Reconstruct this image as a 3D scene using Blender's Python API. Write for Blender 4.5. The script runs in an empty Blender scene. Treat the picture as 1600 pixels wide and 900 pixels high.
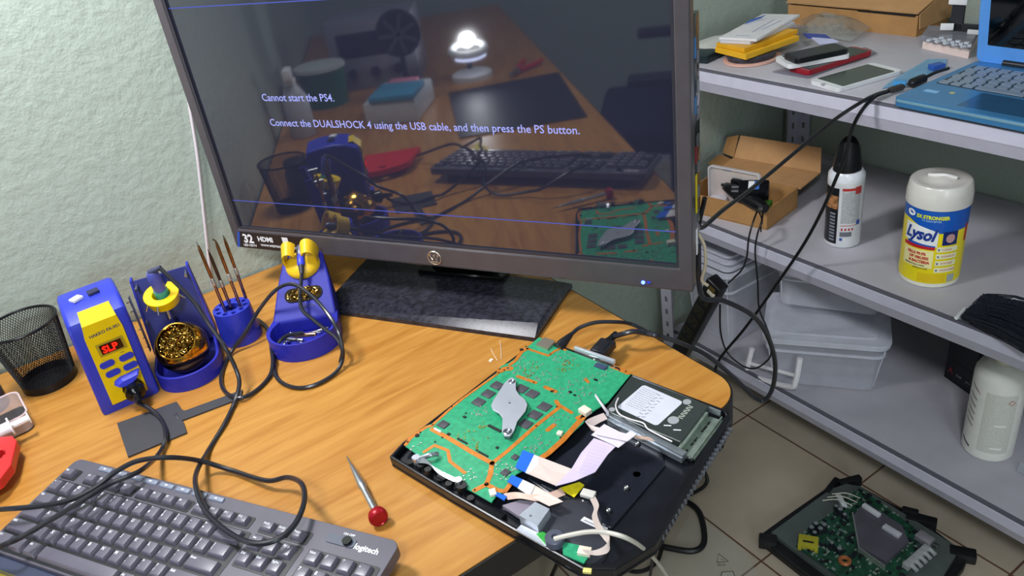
import bpy, bmesh, math, random
from mathutils import Matrix, Vector
random.seed(7)
sc = bpy.context.scene
C = sc.collection
PI = math.pi

# ---------------- camera ----------------
cd = bpy.data.cameras.new('camera'); cam = bpy.data.objects.new('camera', cd); C.objects.link(cam)
cd.sensor_fit = 'HORIZONTAL'; cd.sensor_width = 36.0; cd.lens = 1228.776 / 1600 * 36.0; cd.clip_start = 0.02
cam.matrix_world = Matrix(((0.8200279, 0.3856443, -0.4228862, 0), (-0.5540751, 0.3498379, -0.7553901, 0),
                           (-0.1433702, 0.8537517, 0.5005528, 1.32), (0, 0, 0, 1)))
sc.camera = cam
# ---------------- world, lights, exposure ----------------
w = bpy.data.worlds.new('room_air'); sc.world = w; w.use_nodes = True
w.node_tree.nodes['Background'].inputs[0].default_value = (.75, .85, 1, 1)
w.node_tree.nodes['Background'].inputs[1].default_value = 0.25
def light(name, typ, loc, energy, color, size=.3, target=None, spot=None):
    l = bpy.data.lights.new(name, typ); l.energy = energy; l.color = color
    if typ == 'AREA': l.shape = 'DISK'; l.size = size
    else: l.shadow_soft_size = size
    if spot: l.spot_size = spot; l.spot_blend = .6
    o = bpy.data.objects.new(name, l); C.objects.link(o); o.location = loc
    if target: o.rotation_euler = (Vector(target) - Vector(loc)).to_track_quat('-Z', 'Y').to_euler()
    return o
light('lamp_glow', 'AREA', (-.12, 1.08, 1.80), 16, (.97, .97, 1), .26, (.6, .8, .5))
light('ceiling_glow', 'AREA', (-.55, -.5, 2.35), 46, (.86, .93, 1), .45, (-.2, .3, 0))
light('fill_glow', 'AREA', (-.5, -2.14, 1.45), 34, (.80, .93, 1), 1.2, (.9, .9, .6))  # added fill light to brighten under the shelves, no known source
light('ring_glow', 'POINT', (-.885, .74, .834), 4.0, (.9, .94, 1), .016)
sc.view_settings.view_transform = 'Standard'; sc.view_settings.look = 'None'
sc.view_settings.gamma = 1; sc.view_settings.use_curve_mapping = False
sc.view_settings.exposure = 0.0

# ---------------- materials ----------------
def lin(c):
    if isinstance(c, str): c = tuple(int(c[i:i+2], 16) / 255 for i in (0, 2, 4))
    return tuple((x / 12.92 if x <= .04045 else ((x + .055) / 1.055) ** 2.4) for x in c) + (1,)
MC = {}
def mat(name, col, rough=.5, metal=0, vary=0, vs=40, bump=0, bs=200, emit=None, es=1, alpha=1, trans=0, ior=1.45, coat=0, wave=None):
    if name in MC: return MC[name]
    m = bpy.data.materials.new(name); m.use_nodes = True; MC[name] = m
    nt = m.node_tree; b = nt.nodes['Principled BSDF']; c = lin(col)
    b.inputs['Base Color'].default_value = c; b.inputs['Roughness'].default_value = rough
    b.inputs['Metallic'].default_value = metal; b.inputs['IOR'].default_value = ior
    if coat: b.inputs['Coat Weight'].default_value = coat; b.inputs['Coat Roughness'].default_value = .08
    if trans: b.inputs['Transmission Weight'].default_value = trans
    if alpha < 1: b.inputs['Alpha'].default_value = alpha
    if emit: b.inputs['Emission Color'].default_value = lin(emit); b.inputs['Emission Strength'].default_value = es
    tc = nt.nodes.new('ShaderNodeTexCoord')
    n = nt.nodes.new('ShaderNodeTexNoise'); n.inputs['Scale'].default_value = vs; n.inputs['Detail'].default_value = 4
    nt.links.new(tc.outputs['Object'], n.inputs['Vector'])
    r = nt.nodes.new('ShaderNodeValToRGB'); v = vary or .04
    r.color_ramp.elements[0].position = .35; r.color_ramp.elements[1].position = .65
    r.color_ramp.elements[0].color = tuple(max(0, x * (1 - v)) for x in c[:3]) + (1,)
    r.color_ramp.elements[1].color = tuple(min(1, x * (1 + v)) for x in c[:3]) + (1,)
    nt.links.new(n.outputs['Fac'], r.inputs['Fac']); nt.links.new(r.outputs['Color'], b.inputs['Base Color'])
    if bump:
        n2 = nt.nodes.new('ShaderNodeTexNoise'); n2.inputs['Scale'].default_value = bs; n2.inputs['Detail'].default_value = 3
        nt.links.new(tc.outputs['Object'], n2.inputs['Vector'])
        bp = nt.nodes.new('ShaderNodeBump'); bp.inputs['Strength'].default_value = bump; bp.inputs['Distance'].default_value = .002
        nt.links.new(n2.outputs['Fac'], bp.inputs['Height']); nt.links.new(bp.outputs['Normal'], b.inputs['Normal'])
    return m

# ---------------- mesh collector ----------------
def smooth_path(pts, sub=6, closed=False):
    P = [Vector(p) for p in pts]; n = len(P); out = []
    if n < 3: return P
    rng = n if closed else n - 1
    for i in range(rng):
        p1, p2 = P[i], P[(i+1) % n]
        p0 = P[i-1] if (i > 0 or closed) else p1 * 2 - p2
        p3 = P[(i+2) % n] if (i + 2 < n or closed) else p2 * 2 - p1
        for k in range(sub):
            t = k / sub
            out.append(.5 * ((2*p1) + (p2-p0)*t + (2*p0-5*p1+4*p2-p3)*t*t + (3*p1-p0-3*p2+p3)*t**3))
    if not closed: out.append(P[-1])
    return out
def ident(p): return p
class G:
    def __init__(s): s.bm = bmesh.new(); s.M = Matrix.Identity(4)
    def at(s, loc=(0,0,0), rz=0, rx=0, ry=0):
        s.M = Matrix.Translation(loc) @ Matrix.Rotation(rz, 4, 'Z') @ Matrix.Rotation(ry, 4, 'Y') @ Matrix.Rotation(rx, 4, 'X'); return s
    def add(s, verts, faces, smooth=False):
        vs = [s.bm.verts.new(s.M @ Vector(v)) for v in verts]; fs = []
        for f in faces:
            try:
                q = s.bm.faces.new([vs[i] for i in f]); q.smooth = smooth; fs.append(q)
            except ValueError: pass
        return vs, fs
    def box(s, c, d, rz=0, bev=0, seg=2, rx=0, ry=0):
        t = bmesh.new(); bmesh.ops.create_cube(t, size=1)
        bmesh.ops.scale(t, vec=d, verts=t.verts)
        if bev: bmesh.ops.bevel(t, geom=t.edges[:], offset=bev, segments=seg, affect='EDGES', profile=.6, clamp_overlap=True)
        m = Matrix.Translation(c) @ Matrix.Rotation(rz, 4, 'Z') @ Matrix.Rotation(ry, 4, 'Y') @ Matrix.Rotation(rx, 4, 'X')
        return s.merge(t, m, bev > 0)
    def merge(s, t, m=Matrix.Identity(4), smooth=False):
        t.verts.index_update()
        r = s.add([m @ v.co for v in t.verts], [[v.index for v in f.verts] for f in t.faces], smooth); t.free(); return s
    def lathe(s, prof, c=(0,0,0), seg=32, cap0=True, cap1=True, m=None, squash=1):
        m = m or Matrix.Identity(4); vs = []; fs = []
        for (r, z) in prof:
            for i in range(seg):
                a = 2*PI*i/seg; vs.append(m @ Vector((c[0]+r*math.cos(a), c[1]+r*squash*math.sin(a), c[2]+z)))
        for j in range(len(prof)-1):
            for i in range(seg):
                k = (i+1) % seg; fs.append((j*seg+i, j*seg+k, (j+1)*seg+k, (j+1)*seg+i))
        if cap0: fs.append(tuple(range(seg))[::-1])
        if cap1: fs.append(tuple((len(prof)-1)*seg+i for i in range(seg)))
        s.add(vs, fs, True); return s
    def cyl(s, a, b, r0, r1=None, seg=20):
        a = Vector(a); b = Vector(b); r1 = r0 if r1 is None else r1
        q = (b-a).to_track_quat('Z', 'Y').to_matrix().to_4x4()
        return s.lathe([(r0, 0), (r1, (b-a).length)], seg=seg, m=Matrix.Translation(a) @ q)
    def lathe_along(s, a, b, prof, seg=20):
        a = Vector(a); b = Vector(b); q = (b-a).to_track_quat('Z', 'Y').to_matrix().to_4x4()
        return s.lathe(prof, seg=seg, m=Matrix.Translation(a) @ q)
    def tube(s, pts, r, seg=8, sub=6, closed=False):
        P = smooth_path(pts, sub, closed); n = len(P); vs = []; fs = []; up = None
        for i, p in enumerate(P):
            if closed: t = P[(i+1) % n] - P[i-1]
            else: t = P[min(i+1, n-1)] - P[max(i-1, 0)]
            t.normalize()
            if up is None: up = t.orthogonal().normalized()
            up = (up - t*up.dot(t))
            if up.length < 1e-6: up = t.orthogonal()
            up.normalize(); sd = t.cross(up)
            for k in range(seg):
                a = 2*PI*k/seg; vs.append(p + r*(math.cos(a)*up + math.sin(a)*sd))
        for i in range(n if closed else n-1):
            j = (i+1) % n
            for k in range(seg):
                l = (k+1) % seg; fs.append((i*seg+k, i*seg+l, j*seg+l, j*seg+k))
        if not closed: fs += [tuple(range(seg))[::-1], tuple((n-1)*seg+k for k in range(seg))]
        s.add(vs, fs, True); return s
    def ribbon(s, pts, wdir, wd, th=.0006, sub=6, flat=None):
        # flat cable: pts centre line, width along wdir (vector or list of vectors)
        P = smooth_path(pts, sub); n = len(P); vs = []; fs = []
        W = [Vector(x) for x in wdir] if isinstance(wdir[0], (tuple, list)) else None
        for i, p in enumerate(P):
            t = (P[min(i+1, n-1)] - P[max(i-1, 0)]).normalized()
            if W:
                f = i/(n-1)*(len(W)-1); k = min(int(f), len(W)-2); ww = W[k].lerp(W[k+1], f-k)
            else: ww = Vector(wdir)
            ww = ww.normalized(); nn = t.cross(ww).normalized()
            for a, b in ((-1, -1), (1, -1), (1, 1), (-1, 1)): vs.append(p + ww*a*wd/2 + nn*b*th/2)
        for i in range(n-1):
            for k in range(4):
                l = (k+1) % 4; fs.append((i*4+k, i*4+l, i*4+4+l, i*4+4+k))
        fs += [(3, 2, 1, 0), tuple((n-1)*4+k for k in range(4))]
        s.add(vs, fs); return s
    def prism(s, poly, z0, z1, holes=()):
        t = bmesh.new(); es = []
        for lp in [poly] + list(holes):
            vv = [t.verts.new((p[0], p[1], z0)) for p in lp]
            es += [t.edges.new((vv[i], vv[(i+1) % len(vv)])) for i in range(len(vv))]
        bmesh.ops.triangle_fill(t, use_beauty=True, use_dissolve=False, edges=es)
        r = bmesh.ops.extrude_face_region(t, geom=t.faces[:])
        bmesh.ops.translate(t, vec=(0, 0, z1-z0), verts=[v for v in r['geom'] if isinstance(v, bmesh.types.BMVert)])
        bmesh.ops.recalc_face_normals(t, faces=t.faces[:])
        return s.merge(t)
    def rrect(s, cx, cy, dx, dy, r, z0, z1, rz=0, n=5):
        return s.prism(rr(cx, cy, dx, dy, r, rz, n), z0, z1)
    def text(s, txt, size, m, ext=.0002, bold=0, shear=0, align='LEFT', warp=None, sx=1):
        cu = bpy.data.curves.new('lettering', 'FONT'); cu.body = txt; cu.size = size; cu.extrude = ext; cu.resolution_u = 2
        cu.offset = bold; cu.shear = shear; cu.align_x = align
        o = bpy.data.objects.new('lettering', cu); C.objects.link(o); bpy.context.view_layer.update()
        me = bpy.data.meshes.new_from_object(o)
        vs = [Vector((v.co.x*sx, v.co.y, v.co.z)) for v in me.vertices]
        vs = [(warp(v) if warp else m @ v) for v in vs]
        s.add(vs, [tuple(p.vertices) for p in me.polygons])
        bpy.data.objects.remove(o); bpy.data.curves.remove(cu); bpy.data.meshes.remove(me); return s
    def done(s, name, m, parent=None, world=False, label=None, cat=None, group=None, kind=None, normals=True, base=None, solid=0):
        bm = s.bm
        if normals: bmesh.ops.recalc_face_normals(bm, faces=bm.faces[:])
        off = Vector((0, 0, 0))
        if parent is None:
            lo = [min(v.co[k] for v in bm.verts) for k in range(3)]; hi = [max(v.co[k] for v in bm.verts) for k in range(3)]
            off = Vector(((lo[0]+hi[0])/2, (lo[1]+hi[1])/2, lo[2]))
            bm.transform(Matrix.Translation(-off))
        elif world: bm.transform(WM[parent.name].inverted())
        me = bpy.data.meshes.new(name); bm.to_mesh(me); bm.free()
        ms = m if isinstance(m, (list, tuple)) else [m]
        for q in ms: me.materials.append(q)
        o = bpy.data.objects.new(name, me); C.objects.link(o)
        if parent is None: o.location = off; WM[o.name] = Matrix.Translation(off)
        else: o.parent = parent; WM[o.name] = WM[parent.name].copy()
        if any(p.use_smooth for p in me.polygons):
            try: me.set_sharp_from_angle(angle=math.radians(40))
            except Exception: pass
        if label: o['label'] = label
        if cat: o['category'] = cat
        if group: o['group'] = group
        if kind: o['kind'] = kind
        return o
WM = {}
def rr(cx, cy, dx, dy, r, rz=0, n=5):
    P = []
    for (sx, sy, a0) in ((1, 1, 0), (-1, 1, 90), (-1, -1, 180), (1, -1, 270)):
        for k in range(n+1):
            a = math.radians(a0 + 90*k/n); x = sx*(dx/2-r) + r*math.cos(a); y = sy*(dy/2-r) + r*math.sin(a)
            P.append((cx + x*math.cos(rz) - y*math.sin(rz), cy + x*math.sin(rz) + y*math.cos(rz)))
    return P
def thing(name, label, cat, loc=(0,0,0), rz=0, group=None, M=None):
    o = bpy.data.objects.new(name, None); C.objects.link(o); o.empty_display_size = .05
    m = M if M is not None else Matrix.Translation(loc) @ Matrix.Rotation(rz, 4, 'Z')
    o.matrix_world = m; WM[o.name] = m
    o['label'] = label; o['category'] = cat
    if group: o['group'] = group
    return o
def copy_tree(o, parent=None, M=None, label=None):
    c = o.copy(); C.objects.link(c); WM[c.name] = WM[o.name]
    if parent: c.parent = parent
    if M is not None: c.matrix_world = M; WM[c.name] = M
    if label: c['label'] = label
    for ch in list(o.children): copy_tree(ch, c)
    return c
def Tr(x, y, z): return Matrix.Translation((x, y, z))
def Rz(a): return Matrix.Rotation(a, 4, 'Z')
def Rx(a): return Matrix.Rotation(a, 4, 'X')
def Ry(a): return Matrix.Rotation(a, 4, 'Y')

# ---------------- shared materials ----------------
BLACK = mat('black_plastic', '16171a', .42, vary=.15)
BLACKG = mat('black_gloss', '0c0d10', .12)
RUBBER = mat('black_cable_rubber', '101114', .38)
STEEL = mat('bright_steel', 'b9bcc2', .28, 1, vary=.08)
ZINC = mat('zinc_sheet', 'a9b0b8', .38, .85, vary=.1, vs=60)
WHITE = mat('white_plastic', 'e8e8ea', .45)
HBLUE = mat('station_blue', '2b37b2', .36, vary=.05)
HYEL = mat('station_yellow', 'e3c000', .38, vary=.05)
PCBG = mat('circuit_green', '2f9a6e', .33, vary=.14, vs=160)
COPPER = mat('bare_copper_orange', 'cc7a2c', .35, .25, vary=.12, vs=150)
CHIP = mat('chip_grey', '4a474e', .45)
CARD = mat('cardboard', 'a97d4c', .8, vary=.08, vs=30)
CARDL = mat('cardboard_inside', 'b98d5f', .8, vary=.06, vs=30)

def wallmat(name, col):
    m = bpy.data.materials.new(name); m.use_nodes = True; nt = m.node_tree; b = nt.nodes['Principled BSDF']
    b.inputs['Base Color'].default_value = lin(col); b.inputs['Roughness'].default_value = .42
    tc = nt.nodes.new('ShaderNodeTexCoord')
    n = nt.nodes.new('ShaderNodeTexNoise'); n.inputs['Scale'].default_value = 75; n.inputs['Detail'].default_value = 5; n.inputs['Roughness'].default_value = .6
    v = nt.nodes.new('ShaderNodeTexVoronoi'); v.inputs['Scale'].default_value = 34
    a = nt.nodes.new('ShaderNodeMath'); a.operation = 'MULTIPLY_ADD'; a.inputs[1].default_value = .35
    nt.links.new(tc.outputs['Object'], n.inputs['Vector']); nt.links.new(tc.outputs['Object'], v.inputs['Vector'])
    nt.links.new(v.outputs['Distance'], a.inputs[0]); nt.links.new(n.outputs['Fac'], a.inputs[2])
    bp = nt.nodes.new('ShaderNodeBump'); bp.inputs['Strength'].default_value = .32; bp.inputs['Distance'].default_value = .006
    nt.links.new(a.outputs[0], bp.inputs['Height']); nt.links.new(bp.outputs['Normal'], b.inputs['Normal'])
    return m
WALL = wallmat('pale_green_orange_peel_plaster', 'a6b1a6')
def planewall(name, co, m):
    g = G(); g.add(co, [(0, 1, 2, 3)]); return g.done(name, m, kind='structure', normals=False)
def slab(name, lo, hi, m):
    g = G(); g.box([(lo[i]+hi[i])/2 for i in range(3)], [hi[i]-lo[i] for i in range(3)]); return g.done(name, m, kind='structure')
slab('wall_back', (-2.6, 1.295, 0), (1.7, 1.37, 2.4), WALL)
slab('wall_right', (1.61, -2.3, 0), (1.7, 1.295, 2.4), WALL)
slab('wall_left', (-2.6, -2.3, 0), (-2.5, 1.295, 2.4), WALL)
slab('wall_front', (-2.5, -2.3, 0), (1.61, -2.2, 2.4), WALL)
slab('ceiling', (-2.6, -2.3, 2.4), (1.7, 1.37, 2.46), mat('ceiling_white', 'd8d8d4', .8))

for i_, nm_ in ((0, 'added_window_1'),):
    g = G(); g.box((-.5, -2.19, 1.45), (1.5, .03, 1.3)); g.box((-.5, -2.17, 1.45), (.04, .03, 1.3)); g.done(nm_, mat('added_frame_white', 'd8dad8', .5), kind='structure')  # added frame, dresses the fill light as a window
# tiled floor
fm = bpy.data.materials.new('beige_floor_tiles'); fm.use_nodes = True; nt = fm.node_tree; b = nt.nodes['Principled BSDF']
tc = nt.nodes.new('ShaderNodeTexCoord'); mp = nt.nodes.new('ShaderNodeMapping'); nt.links.new(tc.outputs['Object'], mp.inputs['Vector'])
br = nt.nodes.new('ShaderNodeTexBrick'); br.offset = 0; br.squash = 1; br.inputs['Scale'].default_value = 1
br.inputs['Brick Width'].default_value = .3135; br.inputs['Row Height'].default_value = .3135; br.inputs['Mortar Size'].default_value = .0022
br.inputs['Mortar Smooth'].default_value = .15
br.inputs['Color1'].default_value = lin('b3a491'); br.inputs['Color2'].default_value = lin('ab9f8e'); br.inputs['Mortar'].default_value = lin('5f4436')
nt.links.new(mp.outputs['Vector'], br.inputs['Vector'])
ns = nt.nodes.new('ShaderNodeTexNoise'); ns.inputs['Scale'].default_value = 9; ns.inputs['Detail'].default_value = 6
nt.links.new(tc.outputs['Object'], ns.inputs['Vector'])
mx = nt.nodes.new('ShaderNodeMixRGB'); mx.blend_type = 'OVERLAY'; mx.inputs['Fac'].default_value = .22
nt.links.new(br.outputs['Color'], mx.inputs[1]); nt.links.new(ns.outputs['Fac'], mx.inputs[2]); nt.links.new(mx.outputs[0], b.inputs['Base Color'])
b.inputs['Roughness'].default_value = .38
FX, FY = 1.1734, 1.0316
g = G(); g.box((FX-.6, FY-1.4, -.03), (4.6, 4.4, .06))
fl = g.done('floor', fm, kind='structure')
fo = fl.location
mp.inputs['Location'].default_value = ((fo[0]-FX) % .3135, (fo[1]-FY) % .3135, 0)

# ---------------- desk ----------------
wm = bpy.data.materials.new('orange_beech_laminate'); wm.use_nodes = True; nt = wm.node_tree; b = nt.nodes['Principled BSDF']
tc = nt.nodes.new('ShaderNodeTexCoord'); mp = nt.nodes.new('ShaderNodeMapping'); mp.inputs['Scale'].default_value = (1.6, 14, 14); mp.inputs['Rotation'].default_value = (0, 0, .06)
nt.links.new(tc.outputs['Object'], mp.inputs['Vector'])
n1 = nt.nodes.new('ShaderNodeTexNoise'); n1.inputs['Scale'].default_value = 5; n1.inputs['Detail'].default_value = 8; n1.inputs['Distortion'].default_value = .8
nt.links.new(mp.outputs['Vector'], n1.inputs['Vector'])
rp = nt.nodes.new('ShaderNodeValToRGB'); e = rp.color_ramp.elements
e[0].position = .3; e[0].color = lin('a66c26'); e[1].position = .7; e[1].color = lin('c08a40')
nt.links.new(n1.outputs['Fac'], rp.inputs['Fac']); nt.links.new(rp.outputs['Color'], b.inputs['Base Color'])
b.inputs['Roughness'].default_value = .36
DZ = .72
desk = thing('desk', 'long orange wood-grain desk with black edging standing along the textured wall', 'desk', (-.7, .9, 0))
r = .045; arc = [(.565-r+r*math.cos(a), .4975+r+r*math.sin(a)) for a in [math.radians(-90+9*k) for k in range(11)]]
outline = [(-2.05, .4975)] + arc + [(.565, 1.290), (-2.05, 1.290)]
g = G(); g.prism(outline, DZ-.036, DZ); g.done('desktop', wm, desk, world=True)
def offset(poly, d):
    out = []; n = len(poly)
    for i in range(n):
        p0, p1, p2 = Vector(poly[i-1]), Vector(poly[i]), Vector(poly[(i+1) % n])
        a = (p1-p0).normalized(); c = (p2-p1).normalized(); na = Vector((a.y, -a.x)); nc = Vector((c.y, -c.x)); m = (na+nc).normalized()
        out.append(tuple(p1 + m * d / max(.3, m.dot(na))))
    return out
g = G(); o2 = offset(outline, .0025); g.prism([(x, min(y, 1.2925)) for x, y in o2], DZ-.041, DZ-.0012, holes=[outline]); g.done('edge_band', mat('black_edge_band', '141313', .45), desk, world=True)
for (x, y) in ((-1.95, .6), (-1.95, 1.2), (-.3, 1.2), (.25, 1.2), (-.75, .62)):
    g = G(); g.box((x, y, .345), (.045, .045, .69), bev=.003); g.cyl((x, y, 0), (x, y, .012), .028); g.done('leg', BLACK, desk, world=True)

# ---------------- metal shelving ----------------
SHG = mat('grey_painted_steel', 'bcbac9', .35, vary=.03)
SHB = mat('grey_shelf_board', 'b3b0b8', .5, vary=.06, vs=12)
SHE = mat('strip_dark_grey', '5f5e68', .6)
unit = thing('shelving_unit', 'grey steel boltless shelving unit with three boards along the right wall', 'shelf', (1.36, .45, 0))
X0, X1, Y0, Y1 = 1.13, 1.592, -.25, 1.245
for z in (.858, .518, .175):
    g = G(); g.box(((X0+X1)/2+.003, (Y0+Y1)/2, z-.006), (X1-X0-.014, Y1-Y0-.006, .012), bev=.0008); g.done('shelf_board', SHB, unit, world=True)
    g = G(); g.box((X0+.0058, (Y0+Y1)/2, z-.0035), (.0085, Y1-Y0-.006, .004)); g.done('dark_strip', SHE, unit, world=True)  # dark grey strip laid along the joint of board and beam
    for (xa, sgn) in ((X0, -1), (X1, 1)):
        # stepped beam: upper lip, slanted shoulder, lower web
        g = G(); P = [(.016, -.0125), (.010, -.006), (.0015, -.005), (0, -.006), (-.0035, -.0235), (-.0025, -.0255), (.0045, -.0455), (.0065, -.0455), (.001, -.026), (.004, -.0145)]
        vs = []; n = len(P)
        for y in (Y0, Y1):
            for (a, c_) in P: vs.append((xa + a if sgn < 0 else xa - a, y, z+c_))
        g.add(vs, [(i, (i+1) % n, n+(i+1) % n, n+i) for i in range(n)] + [tuple(range(n)), tuple(range(2*n-1, n-1, -1))])
        g.done('beam', SHG, unit, world=True)
    for ya in (Y0, Y1):
        g = G(); g.box(((X0+X1)/2, ya+.004, z-.026), (X1-X0, .004, .044)); g.done('end_beam', SHG, unit, world=True)
def post(x, y, sx, sy):
    g = G(); n = 44; zs = [.01+1.62*k/n for k in range(n+1)]; wv = .036
    # two flanges with teardrop slots, built as strips with gaps
    for ax in (0, 1):
        def q(a0, a1, z0, z1):
            if ax == 0: g.box((x+sx*(a0+a1)/2, y, (z0+z1)/2), (abs(a1-a0), .002, z1-z0))
            else: g.box((x, y+sy*(a0+a1)/2, (z0+z1)/2), (.002, abs(a1-a0), z1-z0))
        q(0, .013, 0, 1.64); q(.022, wv, 0, 1.64)
        for k in range(n): q(.013, .022, zs[k]+.016, zs[k+1])
    g.done('post', SHG, unit, world=True)
post(X0-.013, Y1+.012, 1, -1); post(X1+.013, Y1+.012, -1, -1); post(X0-.013, Y0-.008, 1, 1); post(X1+.013, Y0-.008, -1, 1)

# ---------------- monitor ----------------

MU = Vector((0.540298,-0.84132,-0.016093)); MUP = Vector((0.014985,-0.009502,0.999843)); MN = Vector((-0.84134,-0.540454,0.007474)); MO = (0.201388,1.25101,0.796357)
W = .748; H = .452
MMt = Matrix(((MU.x, -MN.x, MUP.x, MO[0]), (MU.y, -MN.y, MUP.y, MO[1]), (MU.z, -MN.z, MUP.z, MO[2]), (0, 0, 0, 1)))
# local: x along the screen, y into the set, z up the screen
tv = thing('monitor', 'large flat screen with brown-black bezel showing a start-up error message', 'monitor', M=MMt)
BEZ = mat('bezel_brown_black', '4b464a', .26, vary=.05)
def fr(g, x0, x1, z0, z1, ix0, ix1, iz0, iz1, y0, y1):
    vs = []
    for y in (y0, y1):
        vs += [(x0, y, z0), (x1, y, z0), (x1, y, z1), (x0, y, z1), (ix0, y, iz0), (ix1, y, iz0), (ix1, y, iz1), (ix0, y, iz1)]
    f = []
    for i in range(4):
        j = (i+1) % 4; f += [(i, j, 4+j, 4+i), (8+i, 8+4+i, 8+4+j, 8+j), (i, 8+i, 8+j, j), (4+i, 4+j, 12+j, 12+i)]
    g.add(vs, f)
sx0, sx1, sz0, sz1 = .0165, .7305, .0335, .434
g = G(); fr(g, 0, W, 0, H, sx0, sx1, sz0, sz1, 0, .02); bz = g.done('bezel', BEZ, tv)
m_ = bz.modifiers.new('b', 'BEVEL'); m_.width = .0022; m_.segments = 2
g = G(); fr(g, sx0-.001, sx1+.001, sz0-.001, sz1+.001, sx0+.0035, sx1-.0035, sz0+.003, sz1-.003, .0015, .006)
g.done('inner_rim', mat('rim_gloss', '33323a', .12), tv)
scm = bpy.data.materials.new('lcd_glass'); scm.use_nodes = True; b = scm.node_tree.nodes['Principled BSDF']
b.inputs['Base Color'].default_value = (.004, .005, .012, 1); b.inputs['Roughness'].default_value = .035; b.inputs['IOR'].default_value = 2.3
b.inputs['Emission Color'].default_value = (.26, .27, .46, 1); b.inputs['Emission Strength'].default_value = .055
g = G(); g.box(((sx0+sx1)/2, .007, (sz0+sz1)/2), (sx1-sx0-.002, .004, sz1-sz0-.002)); scn = g.done('screen', scm, tv)
TXT = mat('screen_text_glow', '000000', .4, emit='a9b0ff', es=.95)
TXR = Rx(PI/2)
g = G(); g.text('Cannot start the PS4.', .0150, Tr((0.1395,0.2437)[0], .0048, .2442) @ TXR, .0001, bold=.00012, sx=.955); g.done('message_line', TXT, scn)
g = G(); g.text('Connect the DUALSHOCK 4 using the USB cable, and then press the PS button.', .0150, Tr(.1409, .0048, .2075) @ Ry(.0045) @ TXR, .0001, bold=.00012, sx=.958)
g.done('message_line', TXT, scn)
LIN = mat('screen_line_glow', '000000', .4, emit='5a68d8', es=.75)
g = G(); g.box(((.02+.7275)/2, .0048, .0824), (.706, .0003, .0012)); g.box(((.02+.7275)/2, .0048, .3762), (.706, .0003, .0014)); g.done('screen_line', LIN, scn)
# rear shell
g = G(); vs = []
for (y, i_) in ((.02, .004), (.034, .012), (.05, .06), (.085, .1)):
    vs += [(i_, y, i_*.8), (W-i_, y, i_*.8), (W-i_, y, H-i_), (i_, y, H-i_)]
f = [(0, 1, 2, 3), (12, 15, 14, 13)]
for k in range(3):
    for i in range(4): j = (i+1) % 4; f.append((k*4+i, k*4+j, k*4+4+j, k*4+4+i))
g.add(vs, f); g.done('rear_shell', BLACK, tv)
# side input panel with coloured labels, right edge of the set
g = G(); g.box((W-.004, .034, .20), (.007, .03, .27), bev=.001); g.box((W-.02, .05, .20), (.035, .02, .2), bev=.002); sp = g.done('port_panel', BLACKG, tv)
g = G()
for k in range(7): g.box((W, .037, .09+k*.033), (.0012, .011, .014))
g.done('port', mat('port_metal', '8d8f96', .3, .8), sp)
for c_, z, h in (('c9b400', .125, .05), ('7d1f22', .175, .02), ('3b6ea0', .235, .02), ('d5d5d8', .06, .035), ('3d6fa3', .3, .022)):
    g = G(); g.box((W, .026, z), (.0012, .006, h)); g.done('port_label', mat('lab_'+c_, c_, .5), sp)
# hanging tan cable stub at lower right corner
g = G(); g.tube([(W-.004, .05, .06), (W+.006, .042, .045), (W+.008, .036, .02), (W+.004, .034, .0), (W+.012, .034, -.008)], .0022)
g.done('wire_bundle', mat('tan_wire', 'a89a84', .6), tv)
# sticker
DX = mat('sticker_dark', '241f22', .35); WX = mat('print_white', 'e6e6ea', .5)
g = G(); g.add([(-.0003+.004, 0, 0), (.142, 0, 0), (.1485, 0, .0285), (.014, 0, .0290)], [(0, 1, 2, 3)]); 
bmesh.ops.translate(g.bm, vec=(0, -.0004, 0), verts=g.bm.verts); st = g.done('sticker', DX, tv)
g = G(); g.add([(.0035, -.0006, 0), (.0085, -.0006, 0), (.0185, -.0006, .0288), (.0135, -.0006, .0288)], [(0, 1, 2, 3)]); g.done('sticker_stripe', mat('stripe_blue', '2b4fae', .4), st)
g = G(); g.text('32', .021, Tr(.0215, -.0008, .0105) @ TXR, .0001, bold=.0007); g.text('LED HDTV', .0058, Tr(.0185, -.0008, .0035) @ TXR, .0001, bold=.0001)
g.text('HDMI', .0118, Tr(.052, -.0008, .0150) @ TXR, .0001, bold=.0004, sx=1.05); g.text('WWW.WESTINGHOUSEDIGITAL.COM', .0052, Tr(.055, -.0008, .0062) @ TXR, .0001, bold=.0001, sx=1.02)
g.box((.108, -.0007, .0195), (.0115, .0002, .0125)); g.done('sticker_print', WX, st)
# round maker emblem on the lower bezel
lx, lz = .3766, .0150
g = G(); ring = [(lx+.0105*math.cos(a), -.0006, lz+.0105*math.sin(a)) for a in [2*PI*k/32 for k in range(32)]]; g.tube(ring, .0009, 6, 1, closed=True)
g.tube([(lx-.0065, -.0008, lz+.003), (lx-.0033, -.0008, lz-.0035), (lx, -.0008, lz+.003), (lx+.0033, -.0008, lz-.0035), (lx+.0065, -.0008, lz+.003)], .0009, 6, 1)
for q in (-.0065, 0, .0065): g.cyl((lx+q, -.0016, lz+.0045), (lx+q, 0, lz+.0045), .0013)
g.box((lx, -.0008, lz-.0062), (.011, .0012, .0014)); g.done('emblem', mat('emblem_silver', 'd8cfc6', .25, .9), bz)
g = G(); g.cyl(((0.6839,0.0086)[0], -.0012, (0.6839,0.0086)[1]), ((0.6839,0.0086)[0], 0, (0.6839,0.0086)[1]), .0024); g.done('power_light', mat('led_blue', '2030ff', .3, emit='3850ff', es=14), bz)
g = G(); g.box(((0.6915,0.0095)[0], -.0006, (0.6915,0.0095)[1]), (.004, .001, .003)); g.done('sensor', mat('sensor_blue', '232a70', .3, emit='2c36d0', es=.8), bz)
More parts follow.
